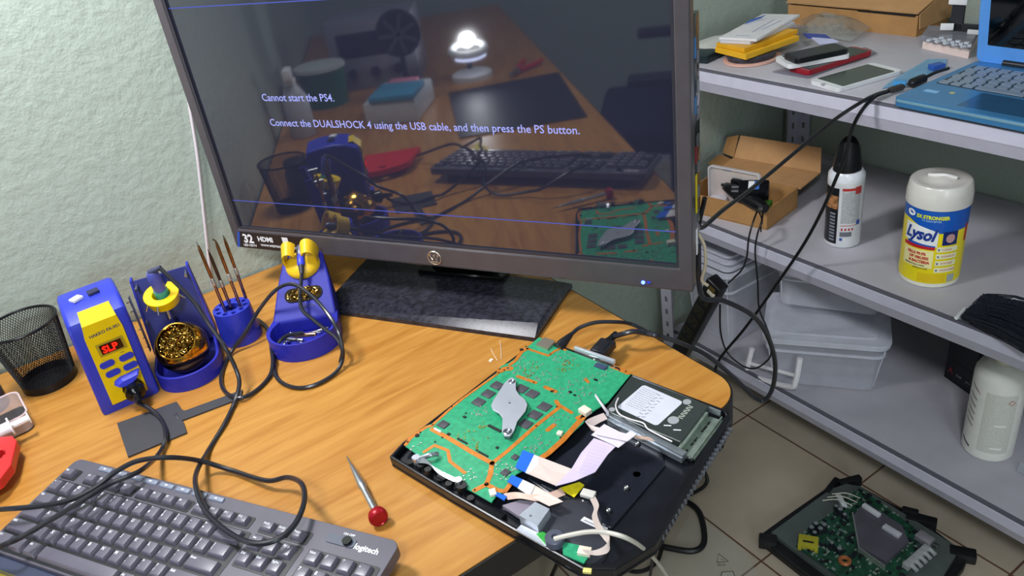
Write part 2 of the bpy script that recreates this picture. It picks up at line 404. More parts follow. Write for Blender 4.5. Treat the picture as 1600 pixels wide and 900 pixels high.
# stand, world coordinates
BASE = mat('base_black_dusty', '2a2a33', .2, vary=.45, vs=130)
top = [(.2617, 1.0607), (.4475, .7650), (.566, .838), (.385, 1.160)]; bot = [(.2625, 1.0650), (.4483, .7610), (.570, .836), (.384, 1.166)]
inn = [(top[0][0]+.034, top[0][1]+.030), (top[1][0]+.020, top[1][1]+.014), (.560, .838), (.380, 1.155)]
g = G(); g.add([(x, y, DZ+.0002) for x, y in bot] + [(x, y, DZ+.007) for x, y in bot] + [(x, y, DZ+.0135) for x, y in inn],
      [(0, 3, 2, 1), (0, 1, 5, 4), (1, 2, 6, 5), (2, 3, 7, 6), (3, 0, 4, 7), (4, 5, 9, 8), (5, 6, 10, 9), (6, 7, 11, 10), (7, 4, 8, 11), (8, 9, 10, 11)])
sb = g.done('stand_base', BASE, tv, world=True)
g = G(); bc = Vector((.47, .985, 0)); ya = math.atan2(MU.y, MU.x)
g.at((.452, .972, DZ+.012), ya); g.box((0, .03, .055), (.11, .03, .13), bev=.008); g.box((0, .035, .003), (.15, .06, .012), bev=.004); g.box((.0, .034, .16), (.16, .03, .14), bev=.006)
g.done('stand_neck', BLACKG, tv, world=True)
g = G(); ec = Vector((0.3944,0.8967,0.731)); g.at(tuple(ec), ya)
ring = [(.010*math.cos(a), .005*math.sin(a), .0) for a in [2*PI*k/24 for k in range(24)]]; g.tube(ring, .0006, 6, 1, closed=True); g.tube([(-.006, .002, 0), (-.003, -.002, 0), (0, .002, 0), (.003, -.002, 0), (.006, .002, 0)], .0005, 6, 1)
g.done('base_emblem', mat('emblem_grey', '9a9aa2', .3, .6), tv, world=True)

# ---------------- keyboard ----------------
kd = Vector((.5372, -.8435, 0)).normalized(); kn = Vector((-.8435, -.5372, 0)).normalized()   # right and towards the typist
tilt = math.atan2(.010, .13)
KM = Matrix(((kd.x, kn.x, 0, -.1063), (kd.y, kn.y, 0, .9222), (0, 0, 1, .757), (0, 0, 0, 1)))
# local: x right, y towards the typist, z up (mirrored handedness avoided by using -y below)
KM = Matrix(((kd.x, -kn.x, 0, -.1063), (kd.y, -kn.y, 0, .9222), (0, 0, 1, .756), (0, 0, 0, 1))) @ Rx(tilt)
kb = thing('keyboard', 'full-size black wired-look keyboard with white letters at the front left of the desk', 'keyboard', M=KM)
KBM = mat('keyboard_charcoal', '54505c', .36, vary=.05); KEY = mat('keycap_charcoal', '5f5b68', .32, vary=.05); WELL = mat('key_well_black', '0d0d12', .4)
KW, KD = .4525, .1295
g = G(); g.rrect(KW/2, -KD/2, KW, KD, .010, -.016, -.003); body = g.done('case', KBM, kb)
bv = body.modifiers.new('b', 'BEVEL'); bv.width = .003; bv.segments = 3; bv.limit_method = 'ANGLE'
g = G(); g.rrect(KW/2, -KD-.005, KW-.004, .018, .006, -.017, -.008); g.done('palm_edge', mat('keyboard_edge_blue_grey', '3d4258', .25), kb)
for x in (.05, KW-.05):
    g = G(); g.box((x, -.014, -.0262), (.03, .006, .0185), bev=.001); g.done('foot', BLACK, kb)
# wells
wells = [(.0065, .0165, .0165, .0285), (.0375, .0165, .1165, .0285), (.1215, .0165, .197, .0285), (.2065, .0165, .287, .0285), (.0055, .0335, .2935, .1255), (.2995, .0165, .3595, .0285), (.2995, .0335, .3595, .069), (.2995, .0893, .3595, .1255), (.3685, .0325, .4475, .1250)]
wells[0] = (.0050, .0165, .0265, .0285)
wells[1:4] = [(.0415, .0165, .1195, .0285), (.1255, .0165, .2025, .0285), (.2085, .0165, .2860, .0285)]
g = G()
for (x0, y0, x1, y1) in wells: g.rrect((x0+x1)/2, -(y0+y1)/2, x1-x0+.002, y1-y0+.003, .0025, -.0032, -.0026)
g.done('key_well', WELL, kb)
P_ = .0192; keys = []
def row(x, y, items, h=.0155):
    for it in items:
        if isinstance(it, (int, float)): x += it*P_; continue
        t, wv = it; keys.append((x, y, wv*P_-.0032, h, t)); x += wv*P_
X_ = .0060
row(X_, .0168, [('Esc', 1)], .0115); row(.0425, .0168, [('F%d' % k, 1) for k in (1, 2, 3, 4)], .0115); row(.1260, .0168, [('F%d' % k, 1) for k in (5, 6, 7, 8)], .0115); row(.2092, .0168, [('F9', 1), ('F10', 1), ('F11', 1), ('F12', 1)], .0115)
row(X_, .0345, [(c, 1) for c in ['~ `', '! 1', '@ 2', '# 3', '$ 4', '% 5', '^ 6', '& 7', '* 8', '( 9', ') 0', '_ -', '+ =']] + [('Bksp', 1.9)])
row(X_, .0531, [('Tab', 1.5)] + [(c, 1) for c in 'QWERTYUIOP'] + [('{ [', 1), ('} ]', 1), ('| \\', 1.4)])
row(X_, .0717, [('Caps', 1.75)] + [(c, 1) for c in 'ASDFGHJKL'] + [(': ;', 1), ('" \'', 1), ('Enter', 2.15)])
row(X_, .0903, [('Shift', 2.25)] + [(c, 1) for c in 'ZXCVBNM'] + [('< ,', 1), ('> .', 1), ('? /', 1), ('Shift', 2.65)])
row(X_, .1089, [('Ctrl', 1.45), ('Win', 1.2), ('Alt', 1.2), ('', 5.9), ('Alt', 1.2), ('Fn', 1.2), ('Menu', 1.2), ('Ctrl', 1.55)])
row(.3005, .0168, [('PrtSc', 1), ('ScrLk', 1), ('Pause', 1)], .0115)
row(.3005, .0345, [('Ins', 1), ('Home', 1), ('PgUp', 1)]); row(.3005, .0531, [('Del', 1), ('End', 1), ('PgDn', 1)])
row(.3005, .0903, [1, ('^', 1)]); row(.3005, .1089, [('<', 1), ('v', 1), ('>', 1)])
row(.3698, .0335, [('Num', 1), ('/', 1), ('*', 1), ('-', 1)]); row(.3698, .0521, [('7', 1), ('8', 1), ('9', 1), ('+', 1)]); row(.3698, .0707, [('4', 1), ('5', 1), ('6', 1)])
row(.3698, .0893, [('1', 1), ('2', 1), ('3', 1), ('Ent', 1)]); row(.3698, .1079, [('0', 2), ('.', 1)])
for k in range(8): keys.append((.0445+k*.0243, .0030, .0205, .0062, 'm'))
def keycap(g, x, y, wv, h, ht=.0055):
    x1 = x+wv; y0 = -y; y1 = -(y+h); i_ = .0022 if ht > .003 else .0008; z0, z1 = -.0030, ht-.003
    vs = [(x, y1, z0), (x1, y1, z0), (x1, y0, z0), (x, y0, z0), (x+i_, y1+i_*1.1, z1-.0004), (x1-i_, y1+i_*1.1, z1-.0004), (x1-i_, y0-i_*.5, z1), (x+i_, y0-i_*.5, z1)]
    t = bmesh.new(); v = [t.verts.new(p) for p in vs]
    for f in ((0, 3, 2, 1), (4, 5, 6, 7), (0, 1, 5, 4), (1, 2, 6, 5), (2, 3, 7, 6), (3, 0, 4, 7)): t.faces.new([v[i] for i in f])
    bmesh.ops.bevel(t, geom=t.edges[:], offset=.0007, segments=2, affect='EDGES', profile=.6)
    g.merge(t, smooth=True)
MEDIA = mat('media_key_grey', '7d8496', .35)
shown, hidden = [], []
for k in keys:
    p = KM @ Vector((k[0]+k[2]/2, -k[1]-k[3]/2, 0)); q = cam.matrix_world.inverted() @ p
    px = 800 + 1228.8*q.x/-q.z; py = 450 - 1228.8*q.y/-q.z
    (shown if (-12 < px < 1610 and py < 912) else hidden).append(k)
shown_main = [k for k in shown if k[4] != 'm']; shown_main.sort(key=lambda k: -k[2]*k[3])
rest = shown_main[98:] + [k for k in hidden if k[4] != 'm']
for k in shown_main[:98]:
    g = G(); keycap(g, *k[:4]); g.done('key', KEY, kb)
for k in [k for k in keys if k[4] == 'm']:
    g = G(); keycap(g, *k[:4], ht=.0022); g.done('media_key', MEDIA, kb)
if rest:
    g = G()
    for k in rest: keycap(g, *k[:4])
    g.done('more_keys', KEY, kb, kind='stuff')
g = G()
for k in keys:
    if k[4] == 'm':
        g.box((k[0]+k[2]/2, -k[1]-k[3]/2, -.0007), (.0035, .0018, .0003)); continue
    if not k[4] or k[4] == 'Fn': continue
    x, y, t = k[0]+.0032, -k[1], k[4]; z = .00263
    if len(t) == 3 and t[1] == ' ':
        g.text(t[0], .0044, Tr(x, y-.0048, z), .0001, bold=.00012); g.text(t[2], .0044, Tr(x, y-.0098, z), .0001, bold=.00012)
    elif len(t) == 1: g.text(t, .0052, Tr(x, y-.0060, z), .0001, bold=.00014)
    else: g.text(t, .0036, Tr(x, y-.0052, z), .0001, bold=.00008)
g.done('key_lettering', mat('key_print', 'dcdce2', .5), kb, kind='stuff')
# curved raised zone, switch, brand
g = G(); g.rrect(.3925, -.0150, .034, .0105, .004, -.0031, -.0020); sw = g.done('switch_plate', mat('switch_grey', '4d5160', .35), kb)
g = G(); g.cyl((.4005, -.0150, -.002), (.4005, -.0150, .0012), .0048); g.done('switch_button', BLACKG, sw)
g = G(); g.text('ON OFF', .0036, Tr(.3905, -.0078, -.0028), .0001, bold=.0001); g.done('switch_print', mat('key_print', 'dcdce2', .5), kb)
g = G(); g.text('logitech', .0088, Tr(.4095, -.0195, -.0028), .0001, bold=.00022); g.done('brand_print', mat('brand_white', 'f2f2f4', .5), kb)

# ---------------- precision screwdriver ----------------
a = Vector((0.1522,0.7232,0.7285)); b_ = Vector((0.1394,0.6101,0.7305)); d = (b_-a).normalized(); L = (b_-a).length
sd = thing('screwdriver', 'small silver precision screwdriver with a round red cap lying right of the keyboard', 'screwdriver', tuple(a))
def sdp(name, m, prof, parent=sd):
    g = G(); g.lathe_along(a, a+d, prof); return g.done(name, m, parent, world=True)
sdp('tip', STEEL, [(.0003, 0), (.0009, .006), (.0012, .020)])
sdp('shaft', mat('satin_steel', 'c9ccd2', .3, .9), [(.0012, .018), (.0022, .022), (.0034, .040), (.0044, .055), (.0046, .062), (.0036, .066), (.0034, .072), (.0038, L-.004)])
sdp('cap', mat('anodised_red', 'a81422', .3, .3), [(.005, L-.006), (.0092, L-.004), (.0102, L), (.0102, L+.004), (.0088, L+.006), (.0080, L+.0062), (.0074, L+.0055)])

# ---------------- silicone pad ----------------
g = G(); padp = [(-0.0573,1.0122,0.722)[:2]] if False else None
q = [Vector((-0.0575,1.0107,0.722)), Vector((0.0184,0.9993,0.722)), Vector((0.0129,0.9196,0.722)), Vector((-0.0588,0.926,0.722))]
h0, h1 = Vector((0.0139,0.9511,0.722)), Vector((0.0232,0.9689,0.722))
t0, t1 = Vector((0.0918,0.9581,0.722)), Vector((0.0908,0.9401,0.722))
poly = [q[0], q[1], h1+Vector((-.003, .004, 0)), h1, t0, t0+Vector((.006, -.001, 0)), t1, h0, h0+Vector((.001, -.006, 0)), q[2], q[3]]
g = G(); g.prism([(p.x, p.y) for p in poly], DZ, DZ+.003)
c_ = Vector((0.0108,0.9645,0.7232)); g.box((c_.x, c_.y, DZ+.0030), (.004, .016, .0012), rz=.05, bev=.0004)
pad = g.done('silicone_pad', mat('pad_dark_grey', '3c3c42', .5), label='flat dark grey paddle-shaped rubber pad with a narrow strap in front of the soldering station', cat='pad')
bv = pad.modifiers.new('b', 'BEVEL'); bv.width = .0015; bv.segments = 3; bv.limit_method = 'ANGLE'

# ---------------- wire mesh pen cup ----------------
cup = thing('pen_cup', 'empty black wire mesh pencil cup standing near the wall left of the soldering station', 'cup', (-.120, 1.206, DZ))
WIRE = mat('black_wire', '1c1c20', .35, .4)
r0, r1, hh = .0365, .0475, .101
g = G(); g.lathe([(r0, .0), (r0+.0012, .0), (r0+.0012, .012), (r0, .012)], seg=40, cap0=False, cap1=False); g.lathe([(0.0005, .001), (r0, .001)], seg=40, cap0=False, cap1=False); g.done('cup_base', WIRE, cup)
g = G(); g.tube([(r1*math.cos(a), r1*math.sin(a), hh) for a in [2*PI*k/40 for k in range(40)]], .0021, 8, 1, closed=True); g.done('rim', WIRE, cup)
g = G(); N = 76
for sgn in (1, -1):
    for k in range(N):
        vs = []; n = 9
        for i in range(n+1):
            t = i/n; rad = r0+(r1-r0)*t; z = .010+(hh-.011)*t; a = 2*PI*k/N + sgn*t*1.15
            for (dr, da) in ((0, -.0100), (0, .0100), (.0008, 0)): vs.append(((rad+dr)*math.cos(a+da), (rad+dr)*math.sin(a+da), z))
        fs = []
        for i in range(n):
            for m_ in range(3): l = (m_+1) % 3; fs.append((i*3+m_, i*3+l, i*3+3+l, i*3+3+m_))
        g.add(vs, fs)
g.done('wire_mesh', WIRE, cup)

# dark jar at the left edge
jar = thing('jar', 'dusky grey-purple jar cut off by the left edge behind the clear tray', 'jar', (-.205, 1.195, DZ))
g = G(); g.lathe([(.026, 0), (.029, .004), (.029, .045), (.024, .052), (.024, .058)], seg=32); g.done('body', mat('jar_grey_purple', '59545e', .25), jar)
g = G(); g.lathe([(.026, .058), (.026, .070), (.024, .072)], seg=32); g.done('lid', BLACK, jar)

# clear tray, syringe, red clamp, yellow sheet
tr = Vector((-0.1516,1.1623,0.735)); tl = Vector((-0.1664,1.1275,0.722))
CLEAR = mat('clear_acrylic', 'f2eef0', .06, trans=.95, ior=1.3)
CLEARL = mat('clear_edge', 'f4dfe0', .1, alpha=.55)
ct = thing('clear_tray', 'shallow clear plastic tray at the left edge of the desk behind the white syringe', 'tray', (-.203, 1.122, DZ))
g = G(); g.rrect(-.002, 0, .10, .075, .01, 0, .002, rz=.12); g.done('tray_base', CLEAR, ct)
g = G(); g.tube([(x, y, .026) for x, y in rr(-.002, 0, .102, .077, .012, .12, 4)], .0014, 6, 1, closed=True); P1 = rr(-.002, 0, .10, .075, .011, .12, 4); n = len(P1)
g.add([(x, y, .002) for x, y in P1] + [(x*1.02, y*1.02, .026) for x, y in P1], [(i, (i+1) % n, n+(i+1) % n, n+i) for i in range(n)]); g.done('tray_wall', CLEARL, ct)
sy = thing('syringe', 'white plastic syringe end lying on the red clamp at the left edge', 'syringe', (-0.1693,1.0842,0.745))
a = Vector((-0.1487,1.0737,0.748)); dd = Vector((-1, -.12, 0)).normalized(); SYR = mat('syringe_white', 'ecebf0', .35)
g = G(); g.lathe_along(a, a+dd, [(.0075, 0), (.0078, .0016), (.0045, .002), (.0045, .034), (.004, .036)]); g.done('plunger', SYR, sy, world=True)
g = G(); g.lathe_along(a+dd*.022, a+dd, [(.0125, 0), (.0125, .002), (.0078, .0022), (.0078, .07), (.003, .074), (.0018, .09)]); g.done('barrel', SYR, sy, world=True)
rc = thing('clamp', 'bright red plastic clamp handle with a jagged hole at the left edge of the desk', 'clamp', (-.245, 1.0, DZ))
RED = mat('red_plastic', 'd3282c', .32, vary=.05)
hole = [((-0.1885,1.0178,0.745)[0]+.008*math.cos(a)*(1 if k % 2 else .7), (-0.1885,1.0178,0.745)[1]+.011*math.sin(a)*(1 if k % 2 else .7)) for k, a in enumerate([2*PI*k/14 for k in range(14)])]
g = G(); rp = [(-0.1861,1.0591,0.745)[:2], (-0.1717,1.0488,0.745)[:2], (-0.1677,1.0318,0.745)[:2], (-0.1777,0.982,0.745)[:2], (-0.1918,0.96,0.745)[:2]]
rp = [(x, y) for x, y in rp]; rp2 = [(-.285, rp[0][1]+.0)] + rp + [(-.275, .93)]
g.prism(rp2, DZ+.014, DZ+.027, holes=[hole]); o = g.done('handle', RED, rc, world=True); bv = o.modifiers.new('b', 'BEVEL'); bv.width = .002; bv.segments = 2; bv.limit_method = 'ANGLE'
g = G(); g.box((-.262, .985, DZ+.0075), (.035, .05, .015), bev=.003); g.done('jaw', mat('clamp_dark', '3a1a1c', .4), rc, world=True)
g = G(); ys = [(-0.208,0.8482,0.722)[:2], (-0.1643,0.7691,0.722)[:2], (-.12, .74), (-.30, .80)]; g.prism(ys, DZ, DZ+.004)
g.done('yellow_sheet', mat('yellow_card', 'd8c34a', .6), label='yellow card peeking out below the front edge of the keyboard', cat='card')

g = G(); FB = mat('fibre_white', 'efe2cc', .6)
g.tube([(0.3953,0.7918,0.7205),(0.3908,0.7782,0.7212),(0.387,0.763,0.7205)], .00035, 5, 4); g.tube([(0.4151,0.7995,0.7205),(0.4039,0.7791,0.7214),(0.3923,0.7617,0.7205)], .00035, 5, 4); q = (0.3808,0.7693,0.7205); g.box((q[0], q[1], .7206), (.006, .004, .0008), rz=.5)
g.done('fibres', FB, label='few white fibres lying on the desk between monitor base and console', cat='fibres', kind='stuff')

# ---------------- soldering station ----------------
st = thing('soldering_station', 'blue and yellow soldering station with a red digital display beside the wire pen cup', 'soldering station', (-.032, 1.046, DZ))
# local: x right, y back, z up; body narrows a little towards the top, front face leans forward
def shell(prof, xs):   # prof: (y,z) outline, xs(z) -> half widths
    pass
def hw(z): return .0382 - .0022*(z/.17)
def cx(z): return .0085*(z/.17)
sec = [(0, 0), (-.003, .06), (-.006, .128), (-.003, .141), (.016, .150), (.040, .154), (.070, .152), (.090, .148), (.094, .135), (.094, 0)]
g = G(); vs = []; n = len(sec)
for s_ in (-1, 1):
    for (y, z) in sec: vs.append((cx(z)+s_*hw(z), y, z))
t = bmesh.new(); vv = [t.verts.new(v) for v in vs]
t.faces.new(vv[:n]); t.faces.new(vv[n:][::-1])
for i in range(n): j = (i+1) % n; t.faces.new((vv[i], vv[n+i], vv[n+j], vv[j]))
bmesh.ops.recalc_face_normals(t, faces=t.faces[:])
bmesh.ops.bevel(t, geom=[e for e in t.edges if abs(e.verts[0].co.x-e.verts[1].co.x) < .012], offset=.006, segments=4, affect='EDGES', profile=.55, clamp_overlap=True)
g.merge(t, smooth=True); g.done('housing', HBLUE, st)
# front frame helper: u across, h up the front face
def FP(u, h, d=0):   # point on the front face
    z = h; y = -.006*min(z, .128)/.128 if z < .128 else -.006
    return (cx(z)+u, y-d, z)
g = G(); pan = [(-.0225, .012), (.0245, .012), (.0245, .118), (.022, .136), (-.0200, .136), (-.0225, .118)]
vs = [FP(u, h, .0022) for u, h in pan] + [FP(u, h, -.001) for u, h in pan]; n = len(pan)
top_ = [(cx(.145)-.0185, .0035, .1495), (cx(.145)+.0205, .0035, .1495)]
g.add(vs + top_ + [(cx(.145)-.0185, .012, .1490), (cx(.145)+.0205, .012, .1490)], [tuple(range(n))] + [(i, (i+1) % n, n+(i+1) % n, n+i) for i in range(n)] + [(4, 3, 13, 12), (12, 13, 15, 14)])
pn = g.done('front_panel', HYEL, st)
g = G(); x, y, z = FP(.003, .096, .0024); g.box((x, y, z), (.034, .0012, .019)); ds = g.done('display_recess', mat('dull_gold', 'a48a1a', .5), pn)
g = G(); x, y, z = FP(.003, .096, .0034); g.box((x, y, z), (.027, .0008, .0135)); g.done('display_window', mat('display_dark', '2a0606', .15), ds)
g = G(); g.text('SLP', .0138, Tr(x-.0115, y-.0006, z-.005) @ Rx(PI/2), .0001, bold=.0003, sx=.95); g.done('display_digits', mat('led_red', 'ff1010', .3, emit='ff1808', es=3), ds)
for (u, h) in ((-.0095, .074), (.0150, .0735), (-.0070, .0585), (.0155, .0585)):
    g = G(); x, y, z = FP(u, h, .003); P = rr(x, z, .0185, .0088, .0042, .06)
    t = bmesh.new(); g.add([(a_, y-.0012, b_) for a_, b_ in P] + [(a_, y+.002, b_) for a_, b_ in P], [tuple(range(len(P)))] + [(i, (i+1) % len(P), len(P)+(i+1) % len(P), len(P)+i) for i in range(len(P))]); g.done('button', HBLUE, pn)
g = G(); x, y, z = FP(-.0165, .1170, .0024); g.text('HAKKO FX-951', .0062, Tr(x, y, z) @ Ry(-.06) @ Rx(PI/2), .0001, bold=.0001, sx=.92)
for (u, h, t_) in ((-.012, .0805, 'up'), (.010, .0815, 'ESD'), (-.001, .0495, 'down'), (.013, .0495, 'set')): 
    x, y, z = FP(u, h, .0024); g.text({'up': 'o', 'ESD': 'ooo', 'down': 'o', 'set': 'o'}[t_], .0028, Tr(x, y, z) @ Rx(PI/2), .0001)
g.done('panel_print', mat('print_dark_blue', '23265a', .5), pn)
# blue brim above the socket, black plug
g = G(); vs = []; x, y, z = FP(.006, .040, .002)
P = [(-.0175, 0), (-.015, .0055), (-.008, .0085), (.008, .0095), (.017, .0105), (.0185, .009), (.012, .002), (.002, -.003), (-.010, -.0035)]
g.add([(x+a_, y-.001, z+b_) for a_, b_ in P] + [(x+a_*.75, y-.009, z+b_*.7-.0015) for a_, b_ in P], [tuple(range(len(P)))[::-1], tuple(range(len(P), 2*len(P)))] + [(i, (i+1) % len(P), len(P)+(i+1) % len(P), len(P)+i) for i in range(len(P))])
g.done('socket_brim', mat('brim_blue', '3f46d8', .4), pn)
x, y, z = FP(.0085, .0265, .002); PL = Vector((x, y, z))
g = G(); g.lathe_along(PL, PL+Vector((0, -1, -.05)), [(.0135, 0), (.0135, .004), (.0118, .005), (.0118, .012), (.0128, .013), (.0128, .019), (.009, .0215), (.0055, .023), (.0045, .034), (.003, .042)])
g.done('plug', BLACKG, st)
g = G(); g.box((-.006, .040, .1555), (.014, .012, .004), rz=.5, bev=.001); g.done('foam_scrap', WHITE, st)
g = G(); g.box((.0155, .043, .1555), (.014, .013, .0035), rz=.08, bev=.0004); g.done('usb_socket', mat('socket_dark_blue', '24264a', .4), st)
stw = lambda p: tuple(WM[st.name] @ Vector(p))

def soft(g, rz=0): return g
# ---------------- iron stand with brass wool ball ----------------
HBD = mat('stand_blue', '2227a0', .5, vary=.05); HBP = mat('stand_panel_navy', '20246e', .45)
s1 = thing('iron_stand', 'blue iron stand with a brass wool ball and a soldering handle in a yellow holder', 'soldering stand', (.0545, 1.061, DZ), rz=math.radians(-12))
def ell(cx_, cy_, a_, b_, n=28, a0=0, a1=360): return [(cx_+a_*math.cos(math.radians(a0+(a1-a0)*k/n)), cy_+b_*math.sin(math.radians(a0+(a1-a0)*k/n))) for k in range(n+1 if a1-a0 < 360 else n)]
foot_o = [(.042, .075)] + [(-.042, .075)] + ell(0, -.005, .0445, .043, 20, 180, 360)
foot_i = [(.038, .071)] + [(-.038, .071)] + ell(0, -.005, .0405, .039, 20, 180, 360)
g = G(); g.prism(foot_o, 0, .004); g.prism(foot_o, .004, .024, holes=[foot_i]); o = g.done('tray', HBD, s1)
bv = o.modifiers.new('b', 'BEVEL'); bv.width = .0015; bv.segments = 2; bv.limit_method = 'ANGLE'
BC = Vector((.000, .006, .040)); Rb = .0365; nd = Vector((-.10, -.62, .78)).normalized()
BRASS = mat('polished_brass', 'd9a441', .14, 1, vary=.06)
g = G(); prof = []
for k in range(0, 15):
    a = math.radians(152-k*152/14+0) if False else math.radians(180-38-k*(142-38)/14 if False else 150-k*(150-46)/14)
    prof.append((Rb*math.sin(a), -Rb*math.cos(a)*-1 if False else Rb*math.cos(a)))
g.lathe(prof, m=Tr(*BC) @ nd.to_track_quat('Z', 'Y').to_matrix().to_4x4(), cap0=True, cap1=False, seg=40)
r_op = Rb*math.sin(math.radians(46)); z_op = Rb*math.cos(math.radians(46)); qm = Tr(*BC) @ nd.to_track_quat('Z', 'Y').to_matrix().to_4x4()
ball = g.done('brass_ball', BRASS, s1)
g = G(); g.tube([qm @ Vector((r_op*math.cos(a), r_op*math.sin(a), z_op)) for a in [2*PI*k/36 for k in range(36)]], .0016, 8, 1, closed=True); g.done('ball_rim', BRASS, ball)
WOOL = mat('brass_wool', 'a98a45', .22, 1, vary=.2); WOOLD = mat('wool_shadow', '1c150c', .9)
def wool(parent, m_, rad_x, rad_y, n, depth=.008):
    g = G(); rnd = random.Random(5)
    for k in range(n):
        a = rnd.random()*2*PI; q_ = math.sqrt(rnd.random())*.9; px, py = rad_x*q_*math.cos(a), rad_y*q_*math.sin(a); ph = rnd.random()*PI*2; rr_ = .0016+rnd.random()*.0026; zz = -rnd.random()*depth
        pts = [m_ @ Vector((px+rr_*math.cos(ph+t), py+rr_*math.sin(ph+t), zz+.0012*math.sin(ph*3+t*2))) for t in [0, 1.1, 2.2, 3.3, 4.3]]
        g.tube(pts, .00060, 3, 2)
    g.done('brass_wool', WOOL, parent, kind='stuff')
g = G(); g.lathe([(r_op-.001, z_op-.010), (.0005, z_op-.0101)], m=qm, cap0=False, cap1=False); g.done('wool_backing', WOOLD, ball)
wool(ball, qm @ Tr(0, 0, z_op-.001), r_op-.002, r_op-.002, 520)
g = G()   # dark print on the brass ball
def ballprint(v, lat=math.radians(66)):
    a = v.x/.030 - PI/2 - .25; th = lat + (-v.y)/Rb
    loc = Vector(((Rb+.0003)*math.sin(th)*math.cos(a), (Rb+.0003)*math.sin(th)*math.sin(a), (Rb+.0003)*math.cos(th)+v.z)); return qm @ loc
g.text('HAKKO 599B', .0072, None, .0001, bold=.0004, align='CENTER', warp=ballprint); g.done('ball_print', mat('print_black', '1a1208', .4), ball)
# back panel
g = G(); pl = [(-.043, .052), (.041, .052), (.0405, .0835), (-.0425, .0835)]
vs = [(-.043, .046, .020), (.042, .046, .020), (.0365, .072, .128), (-.0365, .072, .128)]
g.add(vs + [(x, y+.003, z) for x, y, z in vs], [(0, 1, 2, 3), (7, 6, 5, 4), (0, 4, 5, 1), (1, 5, 6, 2), (2, 6, 7, 3), (3, 7, 4, 0)]); bp_ = g.done('back_panel', HBP, s1)
for sgn in (-1, 1):
    g = G(); e = [(sgn*.0425, .046, .020), (sgn*.0372, .071, .130), (sgn*.0372, .085, .130), (sgn*.0425, .075, .020)]
    vs = e + [(x+sgn*.003, y, z) for x, y, z in e]; g.add(vs, [(0, 1, 2, 3), (7, 6, 5, 4), (0, 4, 5, 1), (1, 5, 6, 2), (2, 6, 7, 3), (3, 7, 4, 0)]); g.done('side_wall', HBD, s1)
for x, z in ((-.034, .122), (.034, .122), (-.038, .070)):
    g = G(); g.cyl((x, .066-.008*(1-(z-.02)/.11) - .012, z), (x+.001, .075, z), .0022); g.done('screw', STEEL, s1)
# steel spring clips on the left side
g = G()
for k in range(6): g.tube([(-.049, .060, .030+k*.015), (-.0505, .050, .034+k*.015), (-.0475, .042, .038+k*.015)], .0011, 6, 3)
g.box((-.047, .052, .072), (.0012, .012, .085), rx=-.2); g.done('clip', STEEL, s1)
# yellow ring holder: cup shaped collar
hm = Tr(-.004, .045, .106) @ Rx(math.radians(18)); YR = mat('holder_yellow', 'f0c800', .35)
g = G()
def arcring(ri, ro, z0, z1, a0, a1, n=26):
    vs = []; fs = []
    for k in range(n+1):
        a = math.radians(a0+(a1-a0)*k/n)
        for (r_, z_) in ((ri*.8, z0), (ro*.86, z0), (ro, z1), (ri, z1)): vs.append(hm @ Vector((r_*math.cos(a), r_*math.sin(a), z_)))
    for k in range(n):
        for i in range(4): j = (i+1) % 4; fs.append((k*4+i, k*4+j, k*4+4+j, k*4+4+i))
    fs += [(0, 1, 2, 3), (n*4+3, n*4+2, n*4+1, n*4)]; g.add(vs, fs, True)
arcring(.0125, .0245, -.010, .006, -250, 62); g.lathe([(.0115, -.0115), (.021, -.010)], m=hm, cap0=False, cap1=False)
o = g.done('iron_holder', YR, s1); bv = o.modifiers.new('b', 'BEVEL'); bv.width = .001; bv.segments = 2
g = G()
for a in (-150, -110, -20, 20, 160): a = math.radians(a); g.cyl(hm @ Vector((.023*math.cos(a), .023*math.sin(a), .004)), hm @ Vector((.030*math.cos(a), .030*math.sin(a), -.006)), .0011)
g.cyl((-.004, .032, .076), (-.004, .034, .094), .0035); g.done('spring', STEEL, s1)
# handle resting in holder
ih = thing('soldering_iron', 'blue soldering iron handle with a green collar standing in the yellow ring holder', 'soldering iron', tuple(WM[s1.name] @ Vector((-.004, .047, .090))))
A0 = WM[s1.name] @ (hm @ Vector((.001, 0, -.020))); A1 = WM[s1.name] @ (hm @ Vector((.001, .004, .034))); dA = (A1-A0).normalized(); LA = (A1-A0).length
g = G(); g.lathe_along(A0, A1, [(.004, 0), (.0085, .01), (.0095, .022), (.0098, .030), (.0092, .032)]); g.done('collar', mat('collar_green', '3fa08c', .45), ih, world=True)
g = G(); g.lathe_along(A0+dA*.030, A1, [(.0085, 0), (.0085, .012), (.0088, .022), (.0080, .030), (.0062, .035)]); g.done('grip', mat('grip_blue', '5a60b8', .45), ih, world=True)
g = G(); g.lathe_along(A0+dA*.064, A0+dA*.064+Vector((.35, -.2, .15)), [(.0052, -.003), (.0048, .003), (.0034, .010), (.0028, .016)]); g.done('strain_relief', mat('relief_grey', '3a3c58', .5), ih, world=True)
CAB0 = A0+dA*.064+Vector((.35, -.2, .15)).normalized()*.014

